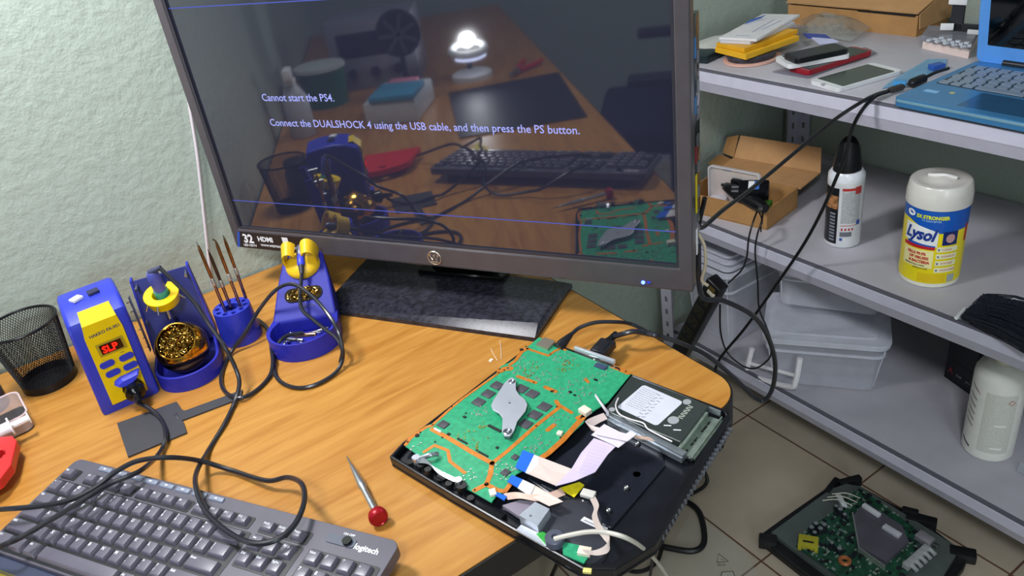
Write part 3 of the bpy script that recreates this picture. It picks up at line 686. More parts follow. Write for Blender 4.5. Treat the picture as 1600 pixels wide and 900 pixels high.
# ---------------- tip holder with four long tips ----------------
tc_ = (.1405, 1.098, DZ)
th = thing('tip_holder', 'round blue block with a ring of holes that holds long iron tips', 'tip holder', tc_)
def circ(x, y, r, n=14): return [(x+r*math.cos(2*PI*k/n), y+r*math.sin(2*PI*k/n)) for k in range(n)]
hl = [circ(.0205*math.cos(a), .0205*math.sin(a), .0036) for a in [2*PI*k/10+.2 for k in range(10)]] + [circ(0, 0, .0105, 20)]
g = G(); g.prism(circ(0, 0, .0272, 48), .046, .054, holes=hl); g.lathe([(.0295, 0), (.0300, .003), (.0272, .0535)], seg=48, cap0=True, cap1=False); g.lathe([(.010, .010), (.012, .047)], seg=20, cap0=True, cap1=False)
o = g.done('block', HBLUE, th)
tips = [((.1301, 1.0893), .1215, .1, 0), ((.1395, 1.0930), .104, .15, 1), ((.1515, 1.0870), .1195, .0, 2), ((.1655, 1.1060), .1110, .1, 3)]
TIPM = mat('heat_tinted_steel', 'a67a55', .25, 1, vary=.3, vs=60); TIPD = mat('tip_dark', '5a4438', .35, .8, vary=.3, vs=90)
for i, ((x, y), h, lean, k) in enumerate(tips):
    nm = ['soldering tip with a bright tinned point, first from the left in the blue round holder', 'shortest soldering tip with a dark point, second from the left in the blue round holder', 'soldering tip with a bent needle point, third from the left in the blue round holder', 'soldering tip standing farthest right in the blue round holder'][i]
    tp = thing('soldering_tip', nm, 'soldering tip', (x, y, DZ+.030), group='long tips in the round blue holder')
    b0 = Vector((0, 0, 0)); u = Vector((-.02+.008*i, 0, 1)).normalized(); LL = h+.020
    g = G(); g.lathe_along(b0, u, [(.0016, 0), (.0023, .001), (.0023, LL*.50)], seg=14); g.done('shaft', mat('tip_shaft_steel', 'b3927c', .25, 1, vary=.2), tp)
    g = G(); g.lathe_along(b0+u*LL*.50, b0+u*2, [(.0030, 0), (.0030, .010), (.0026, .011)], seg=14); g.done('collar', mat('tip_collar', 'c9c4c0', .3, .8), tp)
    g = G(); g.lathe_along(b0+u*(LL*.50+.010), b0+u*2, [(.0021, 0), (.0024, .012), (.0024, LL*.5-.026), (.0013, LL*.5-.016)], seg=14); g.done('heater', TIPM if i != 1 else TIPD, tp)
    g = G(); e0 = b0+u*(LL-.008)
    if i == 2: g.tube([e0-u*.004, e0+u*.002, e0+u*.006+Vector((-.003, 0, 0))], .0009, 8, 4)
    else: g.lathe_along(e0-u*.001, e0+u, [(.0013, 0), (.0006, .007), (.0003, .009)], seg=10)
    g.done('point', STEEL if i == 0 else TIPD, tp)

# ---------------- tweezer stand ----------------
SC2 = 1.14
s2 = thing('tweezer_stand', 'small sloping blue stand with yellow saddle, brass wool slot and a tray of bits', 'soldering stand', M=Tr(.2075, 1.000, DZ) @ Rz(math.radians(-30)) @ Matrix.Diagonal((SC2, SC2, SC2, 1)))
# local y away; shovel-shaped
fo_ = [(.026, .112), (-.026, .112)] + ell(0, .005, .0455, .043, 22, 180, 360); fi_ = ell(0, .004, .0395, .036, 22, 190, 350) + [(.037, .018), (.0, .026), (-.037, .018)]
g = G(); g.prism(fo_, 0, .006); g.prism([(.0455, .005), (.042, .030), (-.042, .030), (-.0455, .005)] + ell(0, .005, .0455, .043, 22, 180, 360)[1:-1], .006, .026, holes=[ell(0, .001, .0400, .037, 24)])
o = g.done('tray', HBD, s2); bv = o.modifiers.new('b', 'BEVEL'); bv.width = .0015; bv.segments = 2; bv.limit_method = 'ANGLE'
g = G()
def SL(x, t): return (x, .022+.080*t, .026+.054*t)
out = [(-.042, 0), (.042, 0), (.034, .6), (.026, 1), (-.026, 1), (-.034, .6)]
vs = [SL(x, t) for x, t in out] + [(x, .022+.088*t, 0.006) for x, t in out]; n = 6
g.add(vs, [tuple(range(6)), tuple(range(11, 5, -1))] + [(i, (i+1) % 6, 6+(i+1) % 6, 6+i) for i in range(6)])
o = g.done('sloping_body', mat('stand_blue_deep', '191d8e', .6), s2); bv = o.modifiers.new('b', 'BEVEL'); bv.width = .003; bv.segments = 3
sm = Tr(*SL(0, .30)) @ Rx(math.atan2(.054, .080))
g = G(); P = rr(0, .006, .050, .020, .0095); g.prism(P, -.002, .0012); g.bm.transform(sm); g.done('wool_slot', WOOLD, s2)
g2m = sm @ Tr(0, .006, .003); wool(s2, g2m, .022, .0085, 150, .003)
# yellow saddle: two upright ears
ym = Tr(*SL(0, .92)) @ Rx(.45)
g = G()
def ear(sg):
    vs = []; N_ = 16
    for k in range(N_+1):
        a = math.radians(-35+(180)*k/N_) if sg > 0 else math.radians(180+35-180*k/N_)
        for (r_, y_) in ((.0100, -.012), (.0135, -.014), (.0160, .006), (.0128, .006)):
            vs.append(ym @ Vector((sg*.0125 + r_*math.cos(a)*.72, y_, .012+r_*math.sin(a)*1.25)))
    fs = []
    for k in range(N_):
        for i in range(4): j = (i+1) % 4; fs.append((k*4+i, k*4+j, k*4+4+j, k*4+4+i))
    fs += [(0, 1, 2, 3), (N_*4+3, N_*4+2, N_*4+1, N_*4)]; g.add(vs, fs, True)
ear(1); ear(-1)
t = bmesh.new(); bmesh.ops.create_uvsphere(t, u_segments=20, v_segments=12, radius=1); g.merge(t, ym @ Tr(0, -.010, -.002) @ Matrix.Diagonal((.0235, .022, .013, 1)), True)
g.done('saddle', mat('saddle_yellow', 'dfb41c', .42), s2)
g = G(); g.text('HAKKO', .006, None, .0001, bold=.0002, align='CENTER', warp=lambda v: sm @ Vector((v.x+.004, v.y-.014, v.z+.0005))); g.done('embossed_name', mat('dark_emboss', '151a66', .5), s2)
ih2 = thing('desoldering_iron', 'small blue iron handle lying in the yellow saddle of the sloping stand', 'soldering iron', tuple(WM[s2.name] @ Vector(SL(0, .9))))
B0 = WM[s2.name] @ (ym @ Vector((0, .012, .013))); B1 = WM[s2.name] @ (sm @ Vector((.004, .014, .017))); dB = (B1-B0).normalized()
g = G(); g.lathe_along(B0, B1, [(.003, 0), (.0058, .004), (.0062, .016), (.005, .020)]); g.done('nozzle', mat('nozzle_grey', '6a6c7c', .4, .5), ih2, world=True)
g = G(); g.lathe_along(B0+dB*.018, B0+dB, [(.0045, 0), (.0058, .003), (.0058, .018), (.0045, .020)]); g.done('grip', mat('grip_bright_blue', '3c46d8', .4), ih2, world=True)
g = G(); g.lathe_along(B0+dB*.037, B0+dB, [(.0045, 0), (.0040, .008), (.0028, .016)]); g.done('strain_relief', mat('relief_dark', '2a2b38', .5), ih2, world=True)
CAB2 = B0+dB*.050
bits = [(-.008, -.022, .0115, 3.2, .038, 'tube'), (.002, -.006, .0185, 2.4, .038, 'tube'), (.016, .002, .0150, 3.0, .036, 'tube'), (-.012, -.010, .0165, 2.2, .036, 'tube'), (-.024, -.006, .011, .9, .022, 'tube'), (.018, -.014, .0115, .6, .026, 'tube'), (-.022, .006, .0135, .35, .020, 'tube')]
for k, (x, y, z, a, l_, _) in enumerate(bits):
    p = WM[s2.name] @ Vector((x, y, z)); nz = thing('nozzle_bit', 'short bright metal iron tip lying in the blue stand tray', 'iron tip', tuple(p), group='loose metal bits in the stand tray')
    q_ = Vector((math.cos(a), math.sin(a), .04*(-1)**k)).normalized()
    g = G(); g.lathe_along(-q_*l_/2, q_*l_/2, [(.0026, 0), (.0033, .002), (.0033, l_*.8), (.0024, l_*.85), (.0016, l_)], seg=12); g.done('sleeve', mat('bit_chrome', 'e3e4ea', .2, 1) if k != 1 else mat('bit_copper', 'b08a70', .3, 1), nz)

# ---------------- cables on the desk ----------------
CGREY = mat('cable_dark_grey', '24252c', .28)
def cable(name, pts, r, label, m=CGREY, sub=8, seg=8, group=None):
    g = G(); g.tube(pts, r, seg, sub); return g.done(name, m, label=label, cat='cable', group=group)
cable('cable', [tuple(CAB0)] + [(0.0891,1.0407,0.835),(0.0938,1.0175,0.81),(0.0988,0.9773,0.785),(0.1003,0.9623,0.755),(0.096,0.9487,0.738),(0.0795,0.932,0.7245),(0.0582,0.9011,0.7235),(0.0248,0.8591,0.724),(0.0046,0.8036,0.745),(-0.0034,0.7489,0.766),(-0.0049,0.7051,0.767),(0.0041,0.661,0.767),(0.0195,0.6262,0.767),(0.0396,0.6127,0.767),(0.0614,0.6177,0.768),(0.0801,0.6402,0.768),(0.0886,0.6715,0.764),(0.0838,0.7201,0.742),(0.0638,0.7454,0.732),(0.0377,0.7998,0.726),(0.0114,0.8228,0.742),(-0.0158,0.8118,0.772),(-0.0453,0.8264,0.776),(-0.0709,0.8312,0.772),(-0.0921,0.827,0.768),(-0.1204,0.8272,0.767),(-0.1509,0.841,0.768),(-0.1872,0.8674,0.768),(-0.2352,0.9407,0.74)], .0029, 'long dark cable looping from the green-collared handle over the keyboard')
pl_end = Vector(stw(PL + Vector((0, -1, -.05)).normalized()*.036))
cable('cable', [tuple(pl_end)] + [(-0.0248,1.0123,0.738),(-0.0137,0.9948,0.73),(-0.0076,0.9659,0.7245),(-0.0108,0.9222,0.7285),(-0.0248,0.8941,0.7285),(-0.0472,0.8232,0.765),(-0.0792,0.817,0.7705),(-0.106,0.807,0.7735),(-0.1415,0.8073,0.768),(-0.1716,0.8019,0.768),(-0.1908,0.8033,0.768),(-0.2314,0.8419,0.74)], .0029, 'dark cable from the black round plug of the soldering station across the keyboard corner')
cable('cable', [tuple(CAB2)] + [(0.2206,1.02,0.772),(0.2239,0.9849,0.762),(0.2296,0.9544,0.756),(0.2344,0.9303,0.75),(0.2311,0.9101,0.738),(0.2146,0.8978,0.725),(0.185,0.8905,0.7235),(0.1607,0.8991,0.7235),(0.1464,0.9248,0.7235),(0.1446,0.9565,0.7235),(0.1566,0.997,0.7235),(0.1673,1.0145,0.726),(0.1693,0.9886,0.749),(0.1849,0.9931,0.751),(0.2055,0.9892,0.747)], .0028, 'dark cable curling from the small blue handle in the yellow saddle')
cable('cable', [(0.2232,0.9063,0.729),(0.2309,0.9054,0.748),(0.2349,0.9171,0.772),(0.2344,0.9471,0.79),(0.2308,0.994,0.8),(0.2196,1.0305,0.805),(0.1982,1.0449,0.798),(0.171,1.0628,0.77),(0.1409,1.0609,0.745),(0.1113,1.0588,0.7245),(0.0854,1.0155,0.7235),(0.0772,0.9736,0.7235),(0.0867,0.9363,0.7265),(0.1093,0.9382,0.7235),(0.1351,0.9558,0.7235),(0.1493,0.9757,0.7295),(0.1598,1.0092,0.7325),(0.1733,1.0617,0.7285),(0.1755,1.1127,0.7235),(0.1683,1.1386,0.7235)], .0028, 'dark cable arching over the sloping stand and coiling on the desk beside the tip holder')
g = G(); g.tube([(0.2219,1.287,1.0675),(0.2127,1.29,1.0196),(0.1996,1.29,0.9503),(0.1779,1.29,0.8576),(0.1613,1.29,0.7872),(0.1504,1.29,0.7362)] + [(.152, 1.2905, .70), (.15, 1.291, .5)], .0026, 8, 6)
g.done('wall_cable', mat('white_cable', 'c9bfc4', .45), label='thin white cable hanging down the textured wall beside the left edge of the monitor', cat='cable')

# ---------------- opened game console ----------------
CA_ = math.radians(13.7); q0 = (0.1918,0.6771,0.7415)
con = thing('game_console', 'opened black game console showing its green circuit board and hard drive', 'game console', (q0[0], q0[1], DZ+.0005-.0135), rz=CA_)
def uv(p): return (p[0], -p[1])
PZ = .0315   # top of the circuit board above the desk
CBL = mat('console_black', '101116', .3, vary=.1); CFL = mat('console_floor_black', '17191f', .24, vary=.15)
outl = [(p[0]*1.03, -p[1]*1.03) for p in [(-.004, -.002), (.02, -.007), (.2535, -.007), (.2545, .258), (.2485, .270), (.06, .299), (.016, .286), (.000, .263), (-.004, .10)]]
inl = [(p[0]*1.03, -p[1]*1.03) for p in [(.000, .002), (.022, -.003), (.2495, -.003), (.2520, .259), (.2465, .264), (.058, .288), (.020, .279), (.005, .258), (.000, .10)]]
g = G(); g.prism(outl, .0135, .018); g.prism(outl, .018, .029, holes=[inl]); o = g.done('lower_shell', CBL, con)
bv = o.modifiers.new('b', 'BEVEL'); bv.width = .002; bv.segments = 2; bv.limit_method = 'ANGLE'
g = G(); g.prism([(x*.985+.002, y*.985-.002) for x, y in inl], .017, .0205); g.done('inner_plate', CFL, con)
# circuit board
pcb = [(0.0162,0.0036),(0.0294,-0.0036),(0.0525,-0.0024),(0.0602,0.0014),(0.0941,-0.0011),(0.1135,-0.0019),(0.1756,-0),(0.1868,-0.0048),(0.197,-0.0009),(0.2086,-0.0002),(0.2237,-0.0049),(0.238,-0.003),(0.2607,-0.0047),(0.2609,0.0217),(0.2575,0.0385),(0.2598,0.0587),(0.2605,0.1199),(0.2587,0.144),(0.2013,0.1518),(0.1858,0.1486),(0.1677,0.145),(0.1578,0.1499),(0.095,0.1499),(0.0776,0.1465),(0.0539,0.1402),(0.044,0.1436),(0.0302,0.149),(0.0219,0.1432),(0.0101,0.146),(0.0099,0.1317),(0.0096,0.1188),(0.009,0.108)]
pcb = [uv(p) for p in pcb]
g = G(); g.prism(pcb, PZ-.0014, PZ); bd = g.done('circuit_board', PCBG, con)
def strip(g, pts, wv, z=PZ, h=.0003):
    for i in range(len(pts)-1):
        a = Vector(uv(pts[i])); b_ = Vector(uv(pts[i+1])); d = (b_-a); n_ = Vector((-d.y, d.x)).normalized()*wv/2
        g.prism([tuple(a+n_), tuple(a-n_), tuple(b_-n_), tuple(b_+n_)], z-.0002, z+h+(i % 2)*.00003)
    for k, p in enumerate(pts): g.prism([(p[0]+wv/2*math.cos(2*PI*j/12), -p[1]+wv/2*math.sin(2*PI*j/12)) for j in range(12)], z-.0002, z+h+.00006)
def trace(pts, wv):
    g = G(); strip(g, pts, wv); return g.done('copper_strip', COPPER, bd)
trace([(0.0181,0.0026),(0.0283,-0.0012),(0.0513,-0.0001),(0.0583,0.0046)], .0042)
trace([(0.0591,0.0038),(0.0938,0.0004),(0.113,-0.0003),(0.1741,0.0025)], .0034)
trace([(0.1779,0.0012),(0.1858,0.0039),(0.1888,0.0089)], .0085)
trace([(0.1949,0.0033),(0.2059,0.0033),(0.2234,-0.0025),(0.2328,-0.0006)], .0050)
trace([(0.2328,-0.0006),(0.2351,0.0334),(0.2464,0.0336),(0.2566,0.037),(0.2563,0.0447)], .0036)
trace([(0.0532,0.0091),(0.0535,0.0358),(0.052,0.0717),(0.0517,0.1075)], .0056)
trace([(0.0517,0.1075),(0.0762,0.1086),(0.1246,0.108),(0.1643,0.1102),(0.17,0.0998)], .0050)
trace([(0.1667,0.1054),(0.1634,0.128)], .0044)
trace([(0.0517,0.1075),(0.0379,0.1178),(0.0254,0.1242),(0.0125,0.1197)], .0056)
trace([(0.0254,0.1242),(0.0262,0.14),(0.029,0.1474),(0.0395,0.1451)], .0050)
trace([(0.0221,0.0299),(0.036,0.032),(0.0387,0.0513),(0.0278,0.066),(0.0244,0.0924)], .0040)
trace([(0.1656,0.1439),(0.123,0.1486),(0.0977,0.1486),(0.0739,0.1444)], .0068)
trace([(0.1665,0.1432),(0.1604,0.1398)], .006)
trace([(0.182,0.028),(0.184,0.0558)], .0048); trace([(0.1836,0.0715),(0.1835,0.0876)], .0052); trace([(0.1258,0.124),(0.1365,0.1246)], .0058)
trace([(0.2589,0.1173),(0.258,0.1406)], .0065); trace([(0.2211,0.104),(0.2186,0.1097)], .004)
g = G(); hs = [(0.0222,0.0012),(0.0402,0.0286),(0.0568,0.079)] + [(0.05,0.1101),(0.1237,0.1087),(0.1623,0.1071),(0.0955,0.0229),(0.1808,-0.0016),(0.1819,0.0052),(0.1874,0.0067),(0.2352,-0.0049),(0.2385,0.0337),(0.2585,0.0345),(0.1828,0.0537),(0.1832,0.0849),(0.1623,0.1428),(0.1239,0.1441),(0.0254,0.1242),(0.0125,0.1197),(0.0267,0.1486),(0.0946,-0.0004),(0.2567,0.1284),(0.2586,0.1365),(0.0499,0.0301),(0.0418,0.0015)]
for p in hs: g.cyl((p[0], -p[1], PZ+.0001), (p[0], -p[1], PZ+.0009), .0011, seg=10)
for p in [(0.0359,0.0025),(0.2267,-0.0053)]: g.cyl((p[0], -p[1], PZ-.0006), (p[0], -p[1], PZ+.0012), .0026, seg=14)
g.done('screw_holes', mat('hole_dark', '2a1512', .6), bd, kind='stuff')
CR = 0.0
for i, p in enumerate([(0.1184,0.0219),(0.1363,0.0208),(0.1541,0.019),(0.1655,0.0492),(0.165,0.0671),(0.1546,0.0949),(0.1373,0.0951),(0.1194,0.096)]):
    g = G(); g.box((p[0], -p[1], PZ+.0006), (.0125, .0145, .0012), bev=.0002); g.done('memory_chip', CHIP, bd)
for p, s_ in (((0.0662,0.0149), (.0105, .012)), ((0.0492,0.1296), (.0085, .0085)), ((0.0723,0.1226), (.007, .007))):
    g = G(); g.box((p[0], -p[1], PZ+.0007), (s_[0], s_[1], .0014), bev=.0002); g.done('controller_chip', CHIP, bd)
g = G(); p = (0.061,0.0171); g.box((p[0]-.006, -p[1], PZ+.0012), (.0018, .011, .002)); g.done('chip_connector', WHITE, bd)
g = G()
for p, s_ in (((0.0944,0.0711), (.0035, .020)), ((0.0585,0.0549), (.002, .016)), ((0.0564,0.0894), (.002, .015)), ((0.0897,0.0266), (.003, .004)), ((0.0579,0.0324), (.0035, .004)), ((0.0725,0.0956), (.003, .003)), ((0.2264,0.1153), (.0025, .0045)), ((0.1918,0.1035), (.0025, .004)), ((0.1901,0.1117), (.002, .003)), ((0.181,0.0838), (.002, .003))):
    g.box((p[0], -p[1], PZ+.0006), (s_[0], s_[1], .0012))
g.done('black_components', BLACK, bd, kind='stuff')
g = G(); rnd = random.Random(3)
def near(px, n, sx, sy):
    for k in range(n):
        x = px[0]+rnd.uniform(-sx, sx); y = -px[1]+rnd.uniform(-sy, sy)
        g.box((x, y, PZ+.0005), rnd.choice([(.0012, .0022, .001), (.0022, .0012, .001), (.0009, .0016, .0008)]))
for p, n, a_, b_ in (((0.1997,0.0242), 50, .018, .018), ((0.2405,0.0533), 30, .012, .015), ((0.1984,0.107), 40, .02, .02), ((0.0501,0.1242), 34, .012, .014), ((0.1012,0.1301), 26, .014, .010), ((0.0225,0.0153), 8, .008, .004), ((0.0239,0.1018), 10, .010, .008), ((0.2403,0.104), 26, .02, .02), ((0.108,0.0362), 16, .01, .007), ((0.1457,0.1207), 12, .01, .01), ((0.1993,0.0614), 20, .012, .012)): near(p, n, a_, b_)
g.done('small_components', mat('solder_bright', 'c8d2c4', .25, .7), bd, kind='stuff')
g = G()
for p, n, a_, b_ in (((0.2269,0.0694), 22, .012, .010), ((0.1988,0.0356), 16, .012, .010), ((0.0669,0.0484), 10, .012, .006), ((0.0674,0.0686), 12, .012, .010), ((0.0911,0.0559), 9, .006, .006)): near(p, n, a_, b_)
g.done('gold_pads', mat('gold_pad', 'a8a050', .3, .5), bd, kind='stuff')
# clamp plate
cp = [uv(p) for p in [(0.166,0.0291),(0.1701,0.0308),(0.1687,0.0383),(0.1546,0.051),(0.1494,0.0608),(0.1467,0.0723),(0.1413,0.0811),(0.1306,0.0876),(0.1119,0.0914),(0.0978,0.0993),(0.0891,0.1013),(0.0856,0.0958),(0.0903,0.0876),(0.1069,0.0732),(0.1107,0.0645),(0.1116,0.0534),(0.1164,0.0458),(0.1237,0.042),(0.1421,0.0353),(0.1565,0.0303)]]
g = G(); g.prism(cp, PZ+.0065, PZ+.0078); o = g.done('clamp_plate', mat('clamp_grey_metal', 'b4b8c2', .36, .35, vary=.03), con)
bv = o.modifiers.new('b', 'BEVEL'); bv.width = .0008; bv.segments = 2; bv.limit_method = 'ANGLE'
for p, r_ in (((0.1633,0.0368), .0034), ((0.0931,0.0938), .0042)):
    g = G(); g.lathe([(r_*1.25, 0), (r_*1.25, .008), (r_*.9, .0088), (r_*.5, .0082), (.0008, .0075)], c=(p[0], -p[1], PZ)); g.done('clamp_screw', mat('screw_dull', '83868f', .3, .9), o)
p = (0.1309,0.0623); g = G(); g.cyl((p[0], -p[1], PZ+.0078), (p[0], -p[1], PZ+.0086), .0012); g.done('clamp_pin', STEEL, o)
# wireless module, display-port shield bar
q = [uv(p) for p in [(0.2432,0.0059),(0.2611,0.005),(0.262,0.0235),(0.2428,0.0259)]]
g = G(); g.prism(q, PZ, PZ+.0035); g.done('module_shield', mat('shield_silver', 'c2b9a8', .3, .8), con)
a_ = (0.2625,0.0551); b_ = (0.2644,0.1162)
g = G(); g.at((0, 0, 0)); A_ = Vector((a_[0], -a_[1])); B_ = Vector((b_[0], -b_[1])); ce = (A_+B_)/2; ang = math.atan2(B_.y-A_.y, B_.x-A_.x)
g.box((ce.x, ce.y, PZ+.003), ((B_-A_).length, .0042, .006), rz=ang, bev=.0008); g.done('port_shield', mat('shield_white_metal', 'd3d6df', .3, .5), con)
p = (0.2546,0.105); g = G(); g.box((p[0]-.004, -p[1], PZ+.0012), (.0075, .016, .0024), rz=ang+PI/2, bev=.0003); g.done('port_chip', mat('chip_blue_grey', '3f4664', .3), con)
g = G(); g.box((.259, -.067, PZ-.004), (.003, .12, .009)); g.done('rear_port_strip', BLACK, con)
# hard drive
hd = [(0.2514,0.1494),(0.2523,0.2529),(0.1846,0.2591),(0.1833,0.1601)]
hd = [uv(p) for p in hd]
g = G(); g.prism(hd, .023, .0355); o = g.done('hard_drive', mat('drive_dark_green_grey', '434a48', .3, .4, vary=.06), con); hdd = o
bv = o.modifiers.new('b', 'BEVEL'); bv.width = .0012; bv.segments = 2; bv.limit_method = 'ANGLE'
lb = [uv(p) for p in [(0.2449,0.1692),(0.2422,0.2242),(0.1915,0.227),(0.1954,0.1709)]]
lc = (sum(p[0] for p in lb)/4, sum(p[1] for p in lb)/4)
g = G(); e1 = Vector(lb[1])-Vector(lb[0]); e2 = Vector(lb[3])-Vector(lb[0]); la = math.atan2(e1.y, e1.x)
g.prism(rr(lc[0], lc[1], e1.length, e2.length, .004, la), .0354, .0358); lbo = g.done('drive_label', mat('label_white', 'cfcfda', .4), hdd)
g = G(); rnd = random.Random(9); u1 = e1.normalized(); u2 = e2.normalized(); o0 = Vector(lb[0])
for k in range(11):
    yy = .005+k*(e2.length-.012)/11
    x_ = .004
    while x_ < e1.length*.45:
        wv = rnd.uniform(.001, .004)
        c_ = o0+u1*(x_+wv/2)+u2*yy; g.box((c_.x, c_.y, .0359), (wv, .0007, .0001), rz=la); x_ += wv+.0008
for k in range(15):
    c_ = o0+u1*(e1.length*(.50+.10*(k % 2)))+u2*(.006+k*.0031); g.box((c_.x, c_.y, .0359), (.0045, .0011, .0001), rz=la+.5*(k % 3))
g.done('label_print', mat('print_soft_grey', '8a8a98', .5), lbo, kind='stuff')
for p, r_ in (((0.2443,0.2299), .0046), ((0.21,0.2337), .0062), ((0.1888,0.1668), .0036)):
    g = G(); g.cyl((p[0], -p[1], .0353), (p[0], -p[1], .0359), r_, seg=28); g.done('foil_dot', mat('foil_silver', 'cdd0d4', .3, .5), hdd)
g = G(); a = Vector(uv((0.2173,0.238))); b = Vector(uv((0.2398,0.2371)))
for k in range(9): c_ = a.lerp(b, k/8); g.box((c_.x, c_.y, .0357), (.0060, .0009, .0002), rz=la+.35*(k % 2))
g.done('drive_print', mat('print_pale', 'b9c0b4', .5), hdd, kind='stuff')
for p in ((0.1992,0.2333), (0.1986,0.2457)):
    g = G(); g.box((p[0], -p[1], .0357), (.0012, .008, .0006), rz=.5); g.done('scratch_mark', WHITE, hdd)
# drive bracket rails
g = G()
def rail(p, q_, wv, z0, z1):
    a = Vector((p[0], -p[1])); b = Vector((q_[0], -q_[1])); c_ = (a+b)/2; g.box((c_.x, c_.y, (z0+z1)/2), ((b-a).length, wv, z1-z0), rz=math.atan2(b.y-a.y, b.x-a.x), bev=.0005)
rail((0.1831,0.1639), (0.1736,0.2705), .0075, .026, .034); rail((0.1772,0.1691), (0.1697,0.2699), .003, .024, .031); rail((0.2553,0.1486), (0.2522,0.2671), .003, .026, .033); g.done('bracket_rail', ZINC, con)
g = G(); rail((0.2471,0.2646), (0.1792,0.27), .016, .022, .0255); rail((0.2433,0.2551), (0.1789,0.2611), .004, .024, .0335); rail((0.251,0.2694), (0.1779,0.2755), .0015, .022, .028); g.done('bracket_end', mat('bracket_green_grey', '8f9d92', .4, .6, vary=.15, vs=120), con)
g = G()
for k in range(16):
    t_ = rnd.random(); a = Vector(uv((0.2401,0.2616))).lerp(Vector(uv((0.1863,0.265))), t_); g.cyl((a.x+rnd.uniform(-.003, .003), a.y, .0255), (a.x+rnd.uniform(-.003, .003), a.y, .0258), .0011, seg=8)
g.done('bracket_hole', mat('hole_black', '151815', .6), con, kind='stuff')
# screws and bosses in the black floor
for p in ((0.1672,0.2153), (0.1078,0.2428), (0.0729,0.2459), (0.067,0.2178), (0.1962,0.2108), (0.1798,0.2739)):
    g = G(); g.lathe([(.0040, 0), (.0036, .004), (.0030, .0045)], c=(p[0], -p[1], .0205)); bs_ = g.done('boss', CBL, con)
    g = G(); g.lathe([(.0023, 0), (.0023, .0012), (.0014, .0016), (.0005, .0010)], c=(p[0], -p[1], .0249), seg=14); g.done('screw', STEEL, bs_)
p = (0.1303,0.2397); g = G(); g.lathe([(.0125, 0), (.0120, .0012), (.0055, .0005), (.004, .003), (.0005, .003)], c=(p[0], -p[1], .0205)); g.done('round_boss', CBL, con)
# power supply cover and drive motor hump
g = G(); a = [uv(p) for p in [(0.0621,0.1462),(0.0817,0.15),(0.1359,0.1598),(0.1646,0.1557),(0.1768,0.1645),(0.1724,0.2435),(0.1581,0.2566),(0.0566,0.2608),(0.0534,0.2203)]]
g.prism(a, .0200, .0235); o = g.done('power_supply_cover', mat('cover_blue_black', '1b1e27', .22, vary=.1), con); bv = o.modifiers.new('b', 'BEVEL'); bv.width = .002; bv.segments = 2; bv.limit_method = 'ANGLE'
c_ = (0.037,0.2216); g = G(); g.lathe([(.036, 0), (.034, .005), (.026, .0085), (.012, .0095), (.0005, .0095)], c=(c_[0], -c_[1], .0195), seg=44); g.done('drive_hump', mat('hump_grey', '3b3c44', .35, vary=.05), con)
c_ = (0.023,0.2522); g = G(); g.lathe([(.024, 0), (.022, .005), (.012, .0085), (.0005, .0090)], c=(c_[0], -c_[1], .0195), seg=36); g.done('drive_hump', mat('hump_grey', '3b3c44', .35, vary=.05), con)
# ventilation ribs on the outer long side
g = G()
for k in range(24):
    t_ = k/23; a = Vector((.242, -.2827)).lerp(Vector((.077, -.3033)), t_); g.box((a.x, a.y-.0010, .0215), (.0026, .0050, .0055), rz=.12, bev=.0006)
g.done('vent_rib', mat('rib_grey', '55575e', .3), con, kind='stuff')
# hinge-like silver piece at the left corner
SLV = mat('sheet_silver', 'b9bcc6', .25, .85, vary=.08)
g = G(); g.ribbon([((0.0061,0.0357)[0], -(0.0061,0.0357)[1], .035), ((0.0092,0.0511)[0], -(0.0092,0.0511)[1], .038), ((0.0068,0.0703)[0], -(0.0068,0.0703)[1], .036), ((0.0101,0.1007)[0], -(0.0101,0.1007)[1], .034)], (.35, 1, .25), .009, .0012); 
g.done('ejector_arm', SLV, con)
g = G(); p = (0.0088,0.0377); q_ = (0.0254,0.0502); g.tube([(p[0], -p[1], .036), ((p[0]+q_[0])/2, -(p[1]+q_[1])/2-.004, .040), (q_[0], -q_[1], .036)], .0028, 8); g.done('ejector_lever', SLV, con)
for p in ((0.0068,0.0346), (0.0092,0.0993)):
    g = G(); g.cyl((p[0], -p[1], .030), (p[0], -p[1], .0385), .0045); g.done('ejector_pivot', SLV, con)
g = G()
for k in range(7):
    t_ = k/6; a = Vector(uv((0.0028,0.0261))).lerp(Vector(uv((0.0034,0.1218))), t_); g.cyl((a.x+.004*(k % 2), a.y, .020), (a.x+.004*(k % 2), a.y, .030+.003*(k % 3)), .004+.002*(k % 2), seg=14)
g.done('drive_gear', mat('gear_black', '121214', .3), con)
g = G(); rail((0.0023,0.0203), (0.0065,0.1646), .010, .015, .026); g.done('disc_slot', mat('slot_black', '15151a', .2), con)
# shield box at the front edge
q = [(0.0085,0.1869),(0.0307,0.1884),(0.0317,0.2063),(0.0084,0.2109)]; q = [uv(p) for p in q]
g = G(); g.prism(q, .028, .0395); o = g.done('shield_box', mat('shield_box_grey', 'b9bfca', .35, .5), con); p = (0.0143,0.1968); 
g = G(); g.cyl((p[0], -p[1], .0395), (p[0], -p[1], .0399), .0012); g.done('box_dimple', mat('dimple', '70747c', .4, .5), o)
g = G(); q = [uv(p) for p in [(0.0145,0.1568),(0.0297,0.1669),(0.0373,0.1811),(0.0131,0.1817)]]; g.prism(q, .026, .030); g.done('grey_bracket', mat('bracket_purple_grey', '8b8290', .4), con)
q = [uv(p) for p in [(-0.0012,0.1898),(0.0065,0.1896),(0.0096,0.2247),(-0.0003,0.2266)]]; g = G(); g.prism(q, .0285, .0300); g.done('metal_tab', mat('tab_white', 'cfd2dc', .3, .5), con)
